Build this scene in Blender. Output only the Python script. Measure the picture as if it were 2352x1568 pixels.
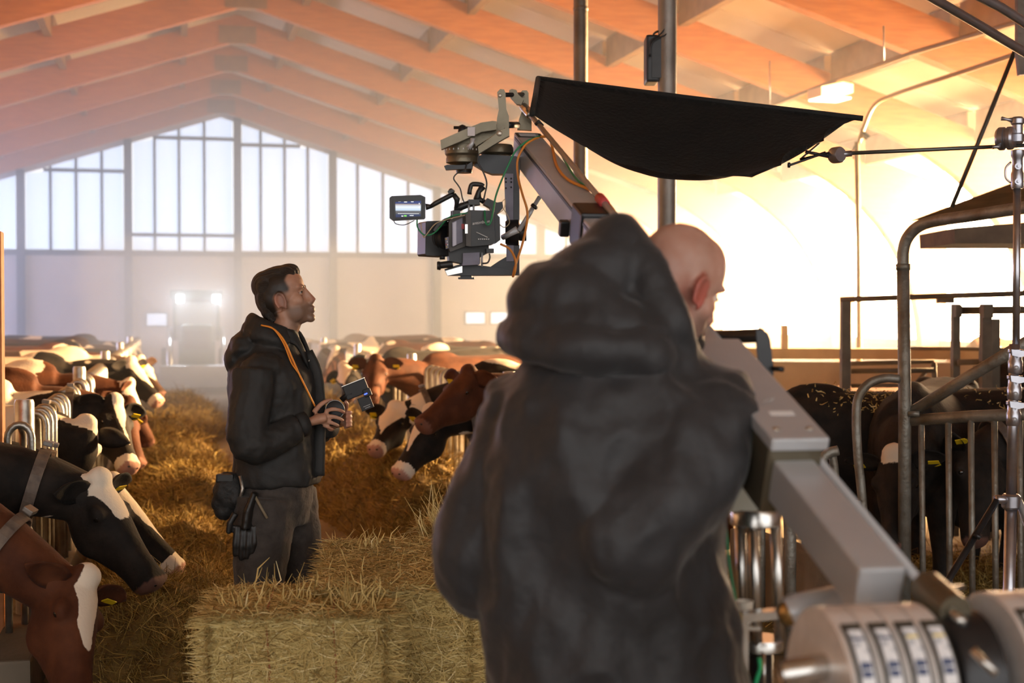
import bpy, bmesh, math, random
import numpy as np
from mathutils import Vector as V, Matrix, noise as mnoise
random.seed(7); RNG = np.random.default_rng(7)
for _o in list(bpy.data.objects): bpy.data.objects.remove(_o)
SC = bpy.context.scene; COL = SC.collection
PI = math.pi
# ------------------------------------------------------------------ camera
FPX = 3267.0
YAW, PITCH = math.radians(13.36), math.radians(-1.26)
CAM = V((0, 0, 1.65))
FW = V((math.sin(YAW)*math.cos(PITCH), math.cos(YAW)*math.cos(PITCH), math.sin(PITCH)))
RT = V((math.cos(YAW), -math.sin(YAW), 0)); UP = RT.cross(FW)
cd = bpy.data.cameras.new('camera'); co = bpy.data.objects.new('camera', cd); COL.objects.link(co)
cd.sensor_width = 36; cd.lens = 36*FPX/2352; cd.clip_end = 300
co.matrix_world = Matrix(((RT.x, UP.x, -FW.x, CAM.x), (RT.y, UP.y, -FW.y, CAM.y), (RT.z, UP.z, -FW.z, CAM.z), (0, 0, 0, 1)))
cd.dof.use_dof = True; cd.dof.focus_distance = 5.7; cd.dof.aperture_fstop = 3.0
SC.camera = co
def P(px, py, d):                                   # a point of the place: bearing and height as measured, d metres ahead
    return CAM + d*(FW + (px-1176)/FPX*RT + (784-py)/FPX*UP)
def scl(d): return FPX/d                            # pixels per metre at that distance
# ------------------------------------------------------------------ light
w = bpy.data.worlds.new('sky'); SC.world = w; w.use_nodes = True
w.node_tree.nodes['Background'].inputs[0].default_value = (0.97, 0.95, 0.93, 1)
w.node_tree.nodes['Background'].inputs[1].default_value = 2.4
SC.view_settings.view_transform = 'Standard'; SC.view_settings.look = 'None'
SC.view_settings.exposure = 0.12; SC.view_settings.gamma = 1.0; SC.view_settings.use_curve_mapping = False
SC.cycles.max_bounces = 4; SC.cycles.diffuse_bounces = 3; SC.cycles.volume_bounces = 0
SC.cycles.sample_clamp_indirect = 4.0; SC.cycles.adaptive_threshold = 0.025; SC.cycles.use_light_tree = False
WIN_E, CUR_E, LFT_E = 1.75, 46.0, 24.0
def area_light(name, loc, rot, sx, sy, power, col, spread=PI):
    l = bpy.data.lights.new(name, 'AREA'); l.shape = 'RECTANGLE'; l.size = sx; l.size_y = sy; l.energy = power; l.color = col; l.spread = spread
    o = bpy.data.objects.new(name, l); COL.objects.link(o); o.location = loc; o.rotation_euler = rot; return o
lk = bpy.data.lights.new('film_lamp_light', 'SPOT'); lk.energy = 42000; lk.color = (1.0, .62, .28); lk.spot_size = 1.25; lk.spot_blend = .8; lk.shadow_soft_size = .35
lko = bpy.data.objects.new('film_lamp_light', lk); COL.objects.link(lko); lko.location = (11.2, 12.5, 3.1)
lko.rotation_euler = (V((0.0, 13.5, .6))-V((11.2, 12.5, 3.1))).to_track_quat('-Z', 'Y').to_euler()
# ------------------------------------------------------------------ materials
MATS = {}
def lin(c): return tuple(((x/255.0)/12.92 if x/255.0 <= 0.04045 else (((x/255.0)+0.055)/1.055)**2.4) for x in c)
def mat(name, col, rough=0.6, metal=0.0, col2=None, nscale=8.0, bump=0.0, bscale=40.0, stretch=(1, 1, 1), emit=None, estr=1.0, spec=0.5, sheen=0.0, detail=4.0, lo=0.35, hi=0.65, coat=0.0, trans=0.0):
    """principled material with noise-mottled colour and fine relief, in object space; col is linear rgb"""
    if name in MATS: return MATS[name]
    m = bpy.data.materials.new(name); m.use_nodes = True; nt = m.node_tree; b = nt.nodes['Principled BSDF']
    I = b.inputs
    I['Base Color'].default_value = (*col, 1); I['Roughness'].default_value = rough; I['Metallic'].default_value = metal
    I['Specular IOR Level'].default_value = spec; I['Coat Weight'].default_value = coat; I['Transmission Weight'].default_value = trans
    if sheen: I['Sheen Weight'].default_value = sheen; I['Sheen Roughness'].default_value = 0.5
    if emit: I['Emission Color'].default_value = (*emit, 1); I['Emission Strength'].default_value = estr
    if col2 or bump:
        tc = nt.nodes.new('ShaderNodeTexCoord'); mp = nt.nodes.new('ShaderNodeMapping'); mp.inputs['Scale'].default_value = stretch
        nt.links.new(tc.outputs['Object'], mp.inputs[0])
    if col2:
        n = nt.nodes.new('ShaderNodeTexNoise'); n.inputs['Scale'].default_value = nscale; n.inputs['Detail'].default_value = detail
        r = nt.nodes.new('ShaderNodeMapRange'); r.inputs[1].default_value = lo; r.inputs[2].default_value = hi
        x = nt.nodes.new('ShaderNodeMix'); x.data_type = 'RGBA'
        x.inputs[6].default_value = (*col, 1); x.inputs[7].default_value = (*col2, 1)
        nt.links.new(mp.outputs[0], n.inputs['Vector']); nt.links.new(n.outputs[0], r.inputs[0]); nt.links.new(r.outputs[0], x.inputs[0])
        nt.links.new(x.outputs[2], I['Base Color'])
    if bump:
        n2 = nt.nodes.new('ShaderNodeTexNoise'); n2.inputs['Scale'].default_value = bscale; n2.inputs['Detail'].default_value = 5
        bp = nt.nodes.new('ShaderNodeBump'); bp.inputs['Strength'].default_value = bump; bp.inputs['Distance'].default_value = 0.02
        nt.links.new(mp.outputs[0], n2.inputs['Vector']); nt.links.new(n2.outputs[0], bp.inputs['Height']); nt.links.new(bp.outputs[0], I['Normal'])
    MATS[name] = m; return m
# ------------------------------------------------------------------ mesh helpers
def to_mesh(bm, name, smooth=False, angle=None):
    me = bpy.data.meshes.new(name); bm.normal_update(); bm.to_mesh(me); bm.free()
    if smooth:
        me.polygons.foreach_set('use_smooth', np.ones(len(me.polygons), bool))
        if angle: me.set_sharp_from_angle(angle=math.radians(angle))
    return me
def link(name, me, m=None, parent=None, loc=None, rot=None):
    o = bpy.data.objects.new(name, me); COL.objects.link(o)
    if m is not None and me is not None and len(me.materials) == 0: me.materials.append(m)
    if parent is not None:
        o.parent = parent
        if parent.get('_w'): o.matrix_parent_inverse = Matrix.Translation(-parent.location)
    if loc is not None: o.location = loc
    if rot is not None: o.rotation_euler = rot
    return o
def tag(o, label, cat, group=None, kind=None):
    o['label'] = label; o['category'] = cat
    if group: o['group'] = group
    if kind: o['kind'] = kind
    return o
def thing(name, label, cat, loc=(0, 0, 0), rotz=0.0, group=None):
    o = bpy.data.objects.new(name, None); COL.objects.link(o); o.location = loc; o.rotation_euler = (0, 0, rotz); o.empty_display_size = 0.1
    return tag(o, label, cat, group)
def wthing(name, label, cat, loc, group=None):
    """a thing whose parts are given in world coordinates"""
    o = thing(name, label, cat, loc, 0, group); o['_w'] = 1; return o
def gnd(px, d, z=0.0): q = P(px, 784, d); return V((q.x, q.y, z))
FWH = V((math.sin(YAW), math.cos(YAW), 0)); ZU = V((0, 0, 1))
def plate(b, poly, d, th, yaw=0.0, about=None):
    """a flat piece with the outline poly, d metres ahead, th thick, turned by yaw about its middle"""
    cx = sum(p[0] for p in poly)/len(poly); cy = sum(p[1] for p in poly)/len(poly)
    if about: cx, cy = about
    c = P(cx, cy, d); k = d/FPX; R = Matrix.Rotation(yaw, 3, 'Z'); x = R @ RT; f = R @ FWH
    pts = [((px-cx)*k/max(math.cos(yaw), .5), (cy-py)*k) for px, py in poly]
    mx = frame(c - f*th/2, x, ZU)
    mx = Matrix(((x.x, 0, f.x, c.x-f.x*th/2), (x.y, 0, f.y, c.y-f.y*th/2), (0, 1, 0, c.z), (0, 0, 0, 1)))
    b.prism(pts, th, mx); return b
def rect(x0, x1, y0, y1): return [(x0, y0), (x1, y0), (x1, y1), (x0, y1)]
def struct(name, me, m, label=None, parent=None):
    o = link(name, me, m, parent)
    if parent is None: o['kind'] = 'structure'
    if label: o['label'] = label
    return o
class B:
    """collects shapes into one mesh"""
    def __init__(s): s.bm = bmesh.new()
    def box(s, c, size, rot=None, bev=0.0):
        mx = Matrix.Translation(V(c))
        if rot is not None: mx = mx @ (rot.to_4x4() if isinstance(rot, Matrix) else Matrix.Rotation(rot, 4, 'Z'))
        r = bmesh.ops.create_cube(s.bm, size=1.0)
        vs = r['verts']
        bmesh.ops.scale(s.bm, vec=V(size), verts=vs)
        if bev > 0:
            es = list({e for v in vs for e in v.link_edges})
            rb = bmesh.ops.bevel(s.bm, geom=es, offset=bev, segments=2, profile=0.6, affect='EDGES')
            vs = list({v for f in rb['faces'] for v in f.verts} | {v for v in vs if v.is_valid})
        bmesh.ops.transform(s.bm, matrix=mx, verts=vs); return s
    def bx(s, x0, x1, y0, y1, z0, z1, bev=0.0):
        return s.box(((x0+x1)/2, (y0+y1)/2, (z0+z1)/2), (abs(x1-x0), abs(y1-y0), abs(z1-z0)), bev=bev)
    def tube(s, pts, r, n=10, cap=True, flat=None):
        pts = [V(p) for p in pts]
        if len(pts) < 2: return s
        rs = r if isinstance(r, (list, tuple)) else [r]*len(pts)
        rings = []; prev = None
        for i, p in enumerate(pts):
            t = (pts[min(i+1, len(pts)-1)] - pts[max(i-1, 0)]).normalized()
            if prev is None:
                a = V((0, 0, 1)) if abs(t.z) < 0.9 else V((1, 0, 0)); u = t.cross(a).normalized()
            else:
                u = (prev - t*prev.dot(t)); u = u.normalized() if u.length > 1e-6 else t.orthogonal().normalized()
            prev = u; v = t.cross(u)
            rings.append([s.bm.verts.new(p + (u*math.cos(2*PI*k/n) + v*math.sin(2*PI*k/n)*(flat or 1.0))*rs[i]) for k in range(n)])
        for a, b in zip(rings, rings[1:]):
            for k in range(n): s.bm.faces.new((a[k], a[(k+1) % n], b[(k+1) % n], b[k]))
        if cap: s.bm.faces.new(rings[0][::-1]); s.bm.faces.new(rings[-1])
        return s
    def cyl(s, a, b, r, n=16, r2=None): return s.tube([a, b], [r, r if r2 is None else r2], n)
    def lathe(s, prof, c=(0, 0, 0), axis=(0, 0, 1), n=24):
        ax = V(axis).normalized(); u = ax.orthogonal().normalized(); v = ax.cross(u); c = V(c); rings = []
        for (r, h) in prof:
            if r < 1e-6: rings.append([s.bm.verts.new(c+ax*h)])
            else: rings.append([s.bm.verts.new(c+ax*h+(u*math.cos(2*PI*k/n)+v*math.sin(2*PI*k/n))*r) for k in range(n)])
        for a, b in zip(rings, rings[1:]):
            for k in range(n):
                k2 = (k+1) % n
                if len(a) == 1 and len(b) == 1: continue
                if len(a) == 1: s.bm.faces.new((a[0], b[k2], b[k]))
                elif len(b) == 1: s.bm.faces.new((a[k], a[k2], b[0]))
                else: s.bm.faces.new((a[k], a[k2], b[k2], b[k]))
        return s
    def ell(s, c, r, rot=None, sub=2):
        q = bmesh.ops.create_icosphere(s.bm, subdivisions=sub, radius=1.0); mx = Matrix.Translation(V(c))
        if rot is not None: mx = mx @ rot.to_4x4()
        mx = mx @ Matrix.Diagonal((*r, 1)) if hasattr(r, '__len__') else mx @ Matrix.Scale(r, 4)
        bmesh.ops.transform(s.bm, matrix=mx, verts=q['verts']); return s
    def prism(s, poly, depth, mx):
        """poly in local xy, thickness along local z (0..depth), placed by mx"""
        a = [s.bm.verts.new(mx @ V((x, y, 0))) for x, y in poly]; b = [s.bm.verts.new(mx @ V((x, y, depth))) for x, y in poly]
        n = len(poly); s.bm.faces.new(a[::-1]); s.bm.faces.new(b)
        for k in range(n): s.bm.faces.new((a[k], a[(k+1) % n], b[(k+1) % n], b[k]))
        return s
    def loft(s, rings, cap=True):
        vr = [[s.bm.verts.new(V(p)) for p in r] for r in rings]; n = len(vr[0])
        for a, b in zip(vr, vr[1:]):
            for k in range(n): s.bm.faces.new((a[k], a[(k+1) % n], b[(k+1) % n], b[k]))
        if cap: s.bm.faces.new(vr[0][::-1]); s.bm.faces.new(vr[-1])
        return s
    def mesh(s, name='m', smooth=False, angle=None):
        bmesh.ops.recalc_face_normals(s.bm, faces=s.bm.faces[:])
        return to_mesh(s.bm, name, smooth, angle)
    def obj(s, name, m, parent=None, smooth=False, angle=None, **k): return link(name, s.mesh(name, smooth, angle), m, parent, **k)
def frame(o, x, y=None, z=None):
    """matrix with origin o and the given axes (two of three may be enough)"""
    x = V(x).normalized()
    if y is not None: y = V(y); y = (y - x*y.dot(x)).normalized(); z = x.cross(y)
    else: z = V(z); z = (z - x*z.dot(x)).normalized(); y = z.cross(x)
    return Matrix(((x.x, y.x, z.x, o[0]), (x.y, y.y, z.y, o[1]), (x.z, y.z, z.z, o[2]), (0, 0, 0, 1)))
def smooth_pts(pts, k=6):
    """Catmull-Rom through the points"""
    pts = [V(p) for p in pts]; q = [2*pts[0]-pts[1]] + pts + [2*pts[-1]-pts[-2]]; out = []
    for i in range(1, len(q)-2):
        a, b, c, d = q[i-1], q[i], q[i+1], q[i+2]
        for j in range(k):
            t = j/k; out.append(0.5*((2*b)+(c-a)*t+(2*a-5*b+4*c-d)*t*t+(3*b-a-3*c+d)*t**3))
    out.append(pts[-1]); return out
def remesh(bm, voxel, smooth=4, name='body', factor=0.5):
    """joins overlapping shapes into one continuous surface"""
    me = bpy.data.meshes.new(name); bmesh.ops.recalc_face_normals(bm, faces=bm.faces[:]); bm.to_mesh(me); bm.free()
    o = bpy.data.objects.new('tmp', me); COL.objects.link(o)
    md = o.modifiers.new('r', 'REMESH'); md.mode = 'VOXEL'; md.voxel_size = voxel; md.use_smooth_shade = True
    if smooth: sm = o.modifiers.new('s', 'SMOOTH'); sm.iterations = smooth; sm.factor = factor
    dg = bpy.context.evaluated_depsgraph_get(); out = bpy.data.meshes.new_from_object(o.evaluated_get(dg)); out.name = name
    bpy.data.objects.remove(o); bpy.data.meshes.remove(me)
    out.polygons.foreach_set('use_smooth', np.ones(len(out.polygons), bool)); return out
def get_co(me): a = np.empty(len(me.vertices)*3, np.float32); me.vertices.foreach_get('co', a); return a.reshape(-1, 3)
def set_co(me, a): me.vertices.foreach_set('co', np.ascontiguousarray(a, np.float32).ravel()); me.update()
def get_no(me): a = np.empty(len(me.vertices)*3, np.float32); me.vertex_normals.foreach_get('vector', a); return a.reshape(-1, 3)
# ------------------------------------------------------------------ the barn
Y1, Y0 = 38.0, -7.0; XL, XR = -10.0, 12.5; RX, RZ, SL = 1.21, 6.8, 0.32     # gable, open near end, side walls, ridge, roof slope
M_wood = mat('glulam', (0.55, 0.19, 0.045), 0.55, 0, (0.45, 0.14, 0.03), 3, 0.15, 30, (1, 8, 8))
M_panel = mat('roof_panel', (0.80, 0.58, 0.36), 0.7, 0, (0.72, 0.50, 0.30), 1.2)
M_purlin = mat('purlin_wood', (0.30, 0.16, 0.07), 0.6, 0, (0.22, 0.11, 0.045), 5)
M_conc = mat('concrete', (0.24, 0.20, 0.15), 0.85, 0, (0.15, 0.12, 0.085), 1.5, 0.3, 25)
M_floor = mat('alley_concrete', (0.33, 0.26, 0.165), 0.85, 0, (0.19, 0.135, 0.075), 1.1, 0.4, 18, detail=8)
M_gwall = mat('gable_sheeting', (0.62, 0.56, 0.54), 0.7, 0, (0.54, 0.49, 0.48), 0.8)
M_steel = mat('dark_steelwork', (0.10, 0.10, 0.12), 0.5, 0.3, (0.07, 0.07, 0.08), 6)
M_pane = mat('daylight_pane', (0.8, 0.85, 0.95), 0.3, 0, emit=(0.60, 0.76, 1.0), estr=WIN_E)
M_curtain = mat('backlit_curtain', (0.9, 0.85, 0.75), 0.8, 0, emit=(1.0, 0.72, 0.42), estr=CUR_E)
M_coolglow = mat('added_cool_glow', (0.8, 0.85, 0.95), 0.8, 0, emit=(0.55, 0.62, 1.0), estr=LFT_E)  # unseen left wall panels, glow added to tint the far haze blue
struct('floor', B().bx(XL-0.5, XR+0.5, Y0, Y1+0.5, -0.2, 0).mesh('floor'), M_floor, 'worn concrete barn floor scattered with straw dust')
def zroof(x): return RZ - SL*abs(x-RX)
RD = 0.50                                            # rafter depth
# roof decks: bays of panels between rafters, both slopes
RY = [Y1 - 0.3 - 3.27*i for i in range(14)]
wr = {}
for side in (-1, 1):
    xe = XR + 0.4 if side > 0 else XL - 0.4
    n = 'ceiling_right' if side > 0 else 'ceiling_left'
    up = RD + 0.34
    bm = B(); mx = Matrix(((1, 0, 0, 0), (0, 0, 1, Y0), (0, 1, 0, 0), (0, 0, 0, 1)))
    bm.prism([(RX, RZ+up), (xe, zroof(xe)+up), (xe, zroof(xe)+up+0.12), (RX, RZ+up+0.12)], Y1-Y0+0.3, mx)
    c = struct(n, bm.mesh(n), M_panel, 'cream insulated roof panels sloping between orange timber rafters'); wr[side] = c
    xk = [RX+side*.06] + [RX + side*(1.0+2.2*k) for k in range(5) if XL < RX+side*(1.0+2.2*k) < XR] + [xe]
    for i in range(len(RY)-1):
        for xa, xb in zip(xk, xk[1:]):
            xa += side*.012; xb -= side*.012
            mz = Matrix(((1, 0, 0, 0), (0, 0, 1, RY[i+1]+.012), (0, 1, 0, 0), (0, 0, 0, 1)))
            link('roof_panel', B().prism([(xa, zroof(xa)+up-.03), (xb, zroof(xb)+up-.03), (xb, zroof(xb)+up+.01), (xa, zroof(xa)+up+.01)], RY[i]-RY[i+1]-.024, mz).mesh('roof_panel'), M_panel, c)
    # purlins run along the barn, on top of the rafters
    for k in range(5):
        x = RX + side*(1.0 + 2.2*k)
        if (side > 0 and x > XR) or (side < 0 and x < XL): continue
        z = zroof(x) + RD*0.75
        for i in range(len(RY)-1):
            if RY[i] < 3: continue
            link('purlin', B().bx(x-0.06, x+0.06, RY[i+1]+0.1, RY[i]-0.1, z-0.02, z+0.42).mesh('purlin'), M_purlin, c)
for i, y in enumerate(RY):                           # glulam portal frames with curved knees
    for side in (-1, 1):
        xo = (XR - 0.05) if side > 0 else (XL + 0.05)
        inner = []; L = abs(xo-RX)
        x0, x1 = L-3.3, L-0.55
        p0, p1, p2 = (x0, RZ-SL*x0), (x1, RZ-SL*x1+0.05), (x1+0.1, 1.0)
        for k in range(13):
            t = k/12; inner.append(((1-t)**2*p0[0]+2*t*(1-t)*p1[0]+t*t*p2[0], (1-t)**2*p0[1]+2*t*(1-t)*p1[1]+t*t*p2[1]))
        poly = [(0.0, RZ)] + inner + [(L-0.3, 0), (L, 0), (L, RZ-SL*L+RD), (0.0, RZ+RD)]
        mx = Matrix(((side, 0, 0, RX), (0, 0, 1, y-0.09), (0, 1, 0, 0), (0, 0, 0, 1)))
        bm = B(); bm.prism(poly, 0.18, mx)
        o = struct('beam_right' if side > 0 else 'beam_left', bm.mesh('rafter'), M_wood, 'orange glued timber rafter curving down into the side wall')
    link('ridge_plate', B().bx(RX-0.35, RX+0.35, y-0.11, y+0.11, RZ-0.05, RZ+0.28).mesh('ridge_plate'), M_purlin, o)
# side walls
def side_wall(x, name, curtain):
    s = 1 if x > 0 else -1
    wl = struct(name, B().bx(x, x+s*0.25, Y0, Y1, 0, 1.05).mesh(name), M_conc, 'low concrete side wall under a bright curtain' if curtain else 'low concrete side wall')
    ztop = zroof(x)+RD+0.3
    yy = [Y0] + [y for y in sorted(RY) if y > Y0+1] + [Y1]
    for a, b in zip(yy, yy[1:]):
        lit = 9.0 < a < 33.0 if curtain else a > 20.0  # far panels on the left get the added cool glow, out of view
        link('curtain_panel', B().bx(x+s*0.08, x+s*0.12, a+0.02, b-0.02, 1.15, ztop).mesh('curtain_panel'), (M_curtain if curtain else M_coolglow) if lit else M_gwall, wl)
    link('ledge', B().bx(x-s*0.18, x+s*0.25, Y0, Y1, 1.05, 1.15).mesh('ledge'), mat('ledge_wood', (0.55, 0.40, 0.22), 0.7, 0, (0.42, 0.28, 0.14), 3), wl)
side_wall(XR, 'wall_right', True); side_wall(XL, 'wall_left', False)
# gable wall: sheeting below the sill and beside the glazing, posts, mullions, panes
SILL = 3.15
gw = struct('wall_back', B().bx(XL, XR, Y1+0.02, Y1+0.25, 0, SILL-0.08).mesh('wall_back'), M_gwall, 'pale sheeted gable wall below the tall windows')
link('sill', B().bx(XL, XR, Y1-0.08, Y1+0.2, SILL-0.10, SILL+0.02).mesh('sill'), M_steel, gw)
def GX(px, Y=Y1):
    r = FW + (px-1176)/FPX*RT; return CAM.x + r.x*(Y-CAM.y)/r.y
def GZ(px, py, Y=Y1):
    r = FW + (px-1176)/FPX*RT + (784-py)/FPX*UP; return CAM.z + r.z*(Y-CAM.y)/r.y
_posts = [-436, -193, 50, 296, 547, 765, 1003, 1241, 1479]
_inner = {(-436, -193): [-375, -314, -254], (-193, 50): [-132, -71, -10], (50, 296): [118, 177, 236], (296, 547): [357, 413, 471],
          (547, 765): [600, 655, 708], (765, 1003): [822, 880, 938], (1003, 1241): [1060, 1120, 1180], (1241, 1479): [1300, 1360, 1420]}
_trans = {(50, 296): [391], (-193, 50): [], (296, 547): [540, 317], (547, 765): [335]}
def ztop(x): return min(zroof(x) - 0.12, zroof(x) - 0.12)
for n, (a, b) in enumerate(zip(_posts, _posts[1:])):
    xs = [GX(a)+0.10] + [GX(q) for q in _inner[(a, b)]] + [GX(b)-0.10]
    wn = struct('window_%d' % (n+1), B().bx(xs[0], xs[-1], Y1+0.02, Y1+0.06, SILL, SILL+0.05).mesh('win'), M_steel, 'tall gable window with narrow daylight panes')
    for x in xs[1:-1]:
        link('mullion', B().bx(x-0.035, x+0.035, Y1-0.02, Y1+0.10, SILL, ztop(x)).mesh('mullion'), M_steel, wn)
    tz = sorted(GZ((a+b)/2, q) for q in _trans.get((a, b), []))
    for z in tz:
        xa, xb = xs[0], xs[-1]
        while xa < xb and ztop(xa) < z+0.03: xa += 0.05
        while xb > xa and ztop(xb) < z+0.03: xb -= 0.05
        if xb-xa > 0.2: link('transom', B().bx(xa, xb, Y1-0.02, Y1+0.10, z-0.045, z+0.045).mesh('transom'), M_steel, wn)
    for xa, xb in zip(xs, xs[1:]):
        xa += 0.03; xb -= 0.03
        lv = [SILL+0.02] + tz + [99]
        for z0, z1 in zip(lv, lv[1:]):
            zA, zB = min(z1-0.04, ztop(xa)), min(z1-0.04, ztop(xb)); z0 += 0.04
            xm = RX if xa < RX < xb else None
            if max(zA, zB) - z0 < 0.08: continue
            pa = xa; pb = xb
            if zA < z0: pa = xa + (z0-zA)/max(zB-zA, 1e-6)*(xb-xa); zA = z0+0.01
            if zB < z0: pb = xb - (z0-zB)/max(zA-zB, 1e-6)*(xb-xa); zB = z0+0.01
            poly = [(pa, z0), (pb, z0), (pb, zB)] + ([(xm, min(z1-0.04, ztop(xm)))] if xm else []) + [(pa, zA)]
            mx = Matrix(((1, 0, 0, 0), (0, 0, 1, Y1+0.04), (0, 1, 0, 0), (0, 0, 0, 1)))
            link('pane', B().prism(poly, 0.02, mx).mesh('pane'), M_pane, wn)
for k, q in enumerate(_posts):
    x = GX(q); 
    link('gable_post', B().bx(x-0.10, x+0.10, Y1-0.14, Y1+0.12, 0, zroof(x)).mesh('gable_post'), M_steel, gw)
# infill sheeting above the glazing line
for side in (-1, 1):
    xe = XR if side > 0 else XL
    mx = Matrix(((1, 0, 0, 0), (0, 0, 1, Y1+0.05), (0, 1, 0, 0), (0, 0, 0, 1)))
    link('gable_infill', B().prism([(RX, RZ-0.11), (xe, zroof(xe)-0.11), (xe, zroof(xe)+1.1), (RX, RZ+1.1)], 0.1, mx).mesh('infill'), M_gwall, gw)
# small lit windows low in the gable
for i, (a, b, c, d) in enumerate([(338, 383, 720, 747), (1070, 1112, 718, 742), (1128, 1168, 718, 742), (1186, 1226, 718, 742)]):
    wn = struct('window_%d' % (20+i), B().bx(GX(a)-0.04, GX(b)+0.04, Y1-0.03, Y1+0.02, GZ(a, d)-0.04, GZ(a, c)+0.04).mesh('lw'), M_steel, 'small low daylight window in the gable wall')
    link('pane', B().bx(GX(a), GX(b), Y1-0.05, Y1-0.03, GZ(a, d), GZ(a, c)).mesh('pane'), M_pane, wn)
# sheeting joints on the gable wall
for k in range(4):
    link('sheeting_rail', B().bx(XL, XR, Y1-0.01, Y1+0.02, 0.7+0.62*k, 0.73+0.62*k).mesh('rail'), M_gwall, gw)
# ------------------------------------------------------------------ haze hanging in the far half of the barn
def haze(name, x0, x1, y0, y1, z0, z1, dens, col, aniso=0.2, label=''):
    m = bpy.data.materials.new(name); m.use_nodes = True; nt = m.node_tree; nt.nodes.remove(nt.nodes['Principled BSDF'])
    s = nt.nodes.new('ShaderNodeVolumeScatter'); s.inputs['Color'].default_value = (*col, 1); s.inputs['Density'].default_value = dens; s.inputs['Anisotropy'].default_value = aniso
    nt.links.new(s.outputs[0], nt.nodes['Material Output'].inputs['Volume'])
    o = link(name, B().bx(x0, x1, y0, y1, z0, z1).mesh(name), m); o['kind'] = 'stuff'; o['label'] = label; o['category'] = 'haze'; return o
haze('haze', XL+0.3, XR-0.6, 12.0, Y1-0.2, 0.02, 7.6, 0.017, (1, 1, 1), 0.68, 'thin smoky haze hanging through the barn beyond the first cows')
haze('haze', XL+0.32, XR-0.7, 21.5, Y1-0.22, 0.03, 7.55, 0.038, (1, 1, 1), 0.62, 'thick pale haze in front of the gable windows')
# wooden post at the left edge
wp = gnd(-22, 6.35); o = B().box((wp.x, wp.y, 1.0), (.11, .11, 2.0), 0, .006).obj('wooden_post', M_wood); tag(o, 'orange wooden post at the left picture edge beside the fence loops', 'post')
# ------------------------------------------------------------------ cows
def coat_material(name, dark, dark2, white=(0.78, 0.68, 0.55)):
    m = bpy.data.materials.new(name); m.use_nodes = True; nt = m.node_tree; b = nt.nodes['Principled BSDF']; N = nt.nodes.new; L = nt.links.new
    b.inputs['Roughness'].default_value = 0.72; b.inputs['Sheen Weight'].default_value = 0.02; b.inputs['Specular IOR Level'].default_value = 0.18
    tc = N('ShaderNodeTexCoord'); no = N('ShaderNodeTexNoise'); no.inputs['Scale'].default_value = 9; no.inputs['Detail'].default_value = 6; L(tc.outputs['Object'], no.inputs['Vector'])
    fine = N('ShaderNodeTexNoise'); fine.inputs['Scale'].default_value = 60; fine.inputs['Detail'].default_value = 4; L(tc.outputs['Object'], fine.inputs['Vector'])
    x = N('ShaderNodeMix'); x.data_type = 'RGBA'; x.inputs[6].default_value = (*dark, 1); x.inputs[7].default_value = (*dark2, 1)
    r = N('ShaderNodeMapRange'); r.inputs[1].default_value = 0.4; r.inputs[2].default_value = 0.75; L(no.outputs[0], r.inputs[0]); L(r.outputs[0], x.inputs[0])
    at = N('ShaderNodeAttribute'); at.attribute_name = 'white'
    ma = N('ShaderNodeMath'); ma.operation = 'MULTIPLY_ADD'; ma.inputs[1].default_value = 0.35; L(fine.outputs[0], ma.inputs[0]); L(at.outputs['Fac'], ma.inputs[2])
    r2 = N('ShaderNodeMapRange'); r2.inputs[1].default_value = 0.62; r2.inputs[2].default_value = 0.74; L(ma.outputs[0], r2.inputs[0])
    y = N('ShaderNodeMix'); y.data_type = 'RGBA'; y.inputs[7].default_value = (*white, 1); L(x.outputs[2], y.inputs[6]); L(r2.outputs[0], y.inputs[0])
    an = N('ShaderNodeAttribute'); an.attribute_name = 'nose'
    z = N('ShaderNodeMix'); z.data_type = 'RGBA'; z.inputs[7].default_value = (0.42, 0.20, 0.15, 1); L(y.outputs[2], z.inputs[6]); L(an.outputs['Fac'], z.inputs[0])
    L(z.outputs[2], b.inputs['Base Color'])
    bp = N('ShaderNodeBump'); bp.inputs['Strength'].default_value = 0.25; bp.inputs['Distance'].default_value = 0.01; L(fine.outputs[0], bp.inputs['Height']); L(bp.outputs[0], b.inputs['Normal'])
    return m
COAT = {'black': coat_material('black_coat', (0.012, 0.010, 0.009), (0.030, 0.022, 0.017)),
        'red': coat_material('red_coat', (0.062, 0.019, 0.008), (0.110, 0.036, 0.014)),
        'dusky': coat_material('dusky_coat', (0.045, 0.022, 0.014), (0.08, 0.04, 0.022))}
M_tag = mat('ear_tag_yellow', (0.85, 0.62, 0.02), 0.4); M_collar = mat('collar_strap', (0.16, 0.12, 0.09), 0.6, 0, (0.08, 0.06, 0.05), 20)
M_buckle = mat('collar_buckle', (0.16, 0.14, 0.12), 0.4, 0.3); M_trans = mat('collar_transponder', (0.02, 0.018, 0.017), 0.5, 0, (0.05, 0.04, 0.035), 30)
M_eye = mat('eye_dark', (0.006, 0.005, 0.005), 0.08, 0, coat=0.6)
M_earin = mat('ear_inside', (0.40, 0.15, 0.06), 0.7, 0, (0.20, 0.07, 0.03), 20)
TORSO = [(-1.56, 1.16, .10, .09), (-1.50, 1.13, .22, .19), (-1.30, 1.09, .30, .27), (-1.0, 1.02, .36, .31), (-0.6, .97, .39, .34), (-0.2, .98, .385, .31), (0.05, 1.02, .35, .25), (0.22, 1.05, .28, .19)]
def ering(c, a, b, ra, rb, n=20, sq=0.0):
    out = []
    for k in range(n):
        t = 2*PI*k/n; ca, sa = math.cos(t), math.sin(t)
        if sq: ca = math.copysign(abs(ca)**(1-sq), ca); sa = math.copysign(abs(sa)**(1-sq), sa)
        out.append(V(c)+V(a)*ra*ca+V(b)*rb*sa)
    return out
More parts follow.
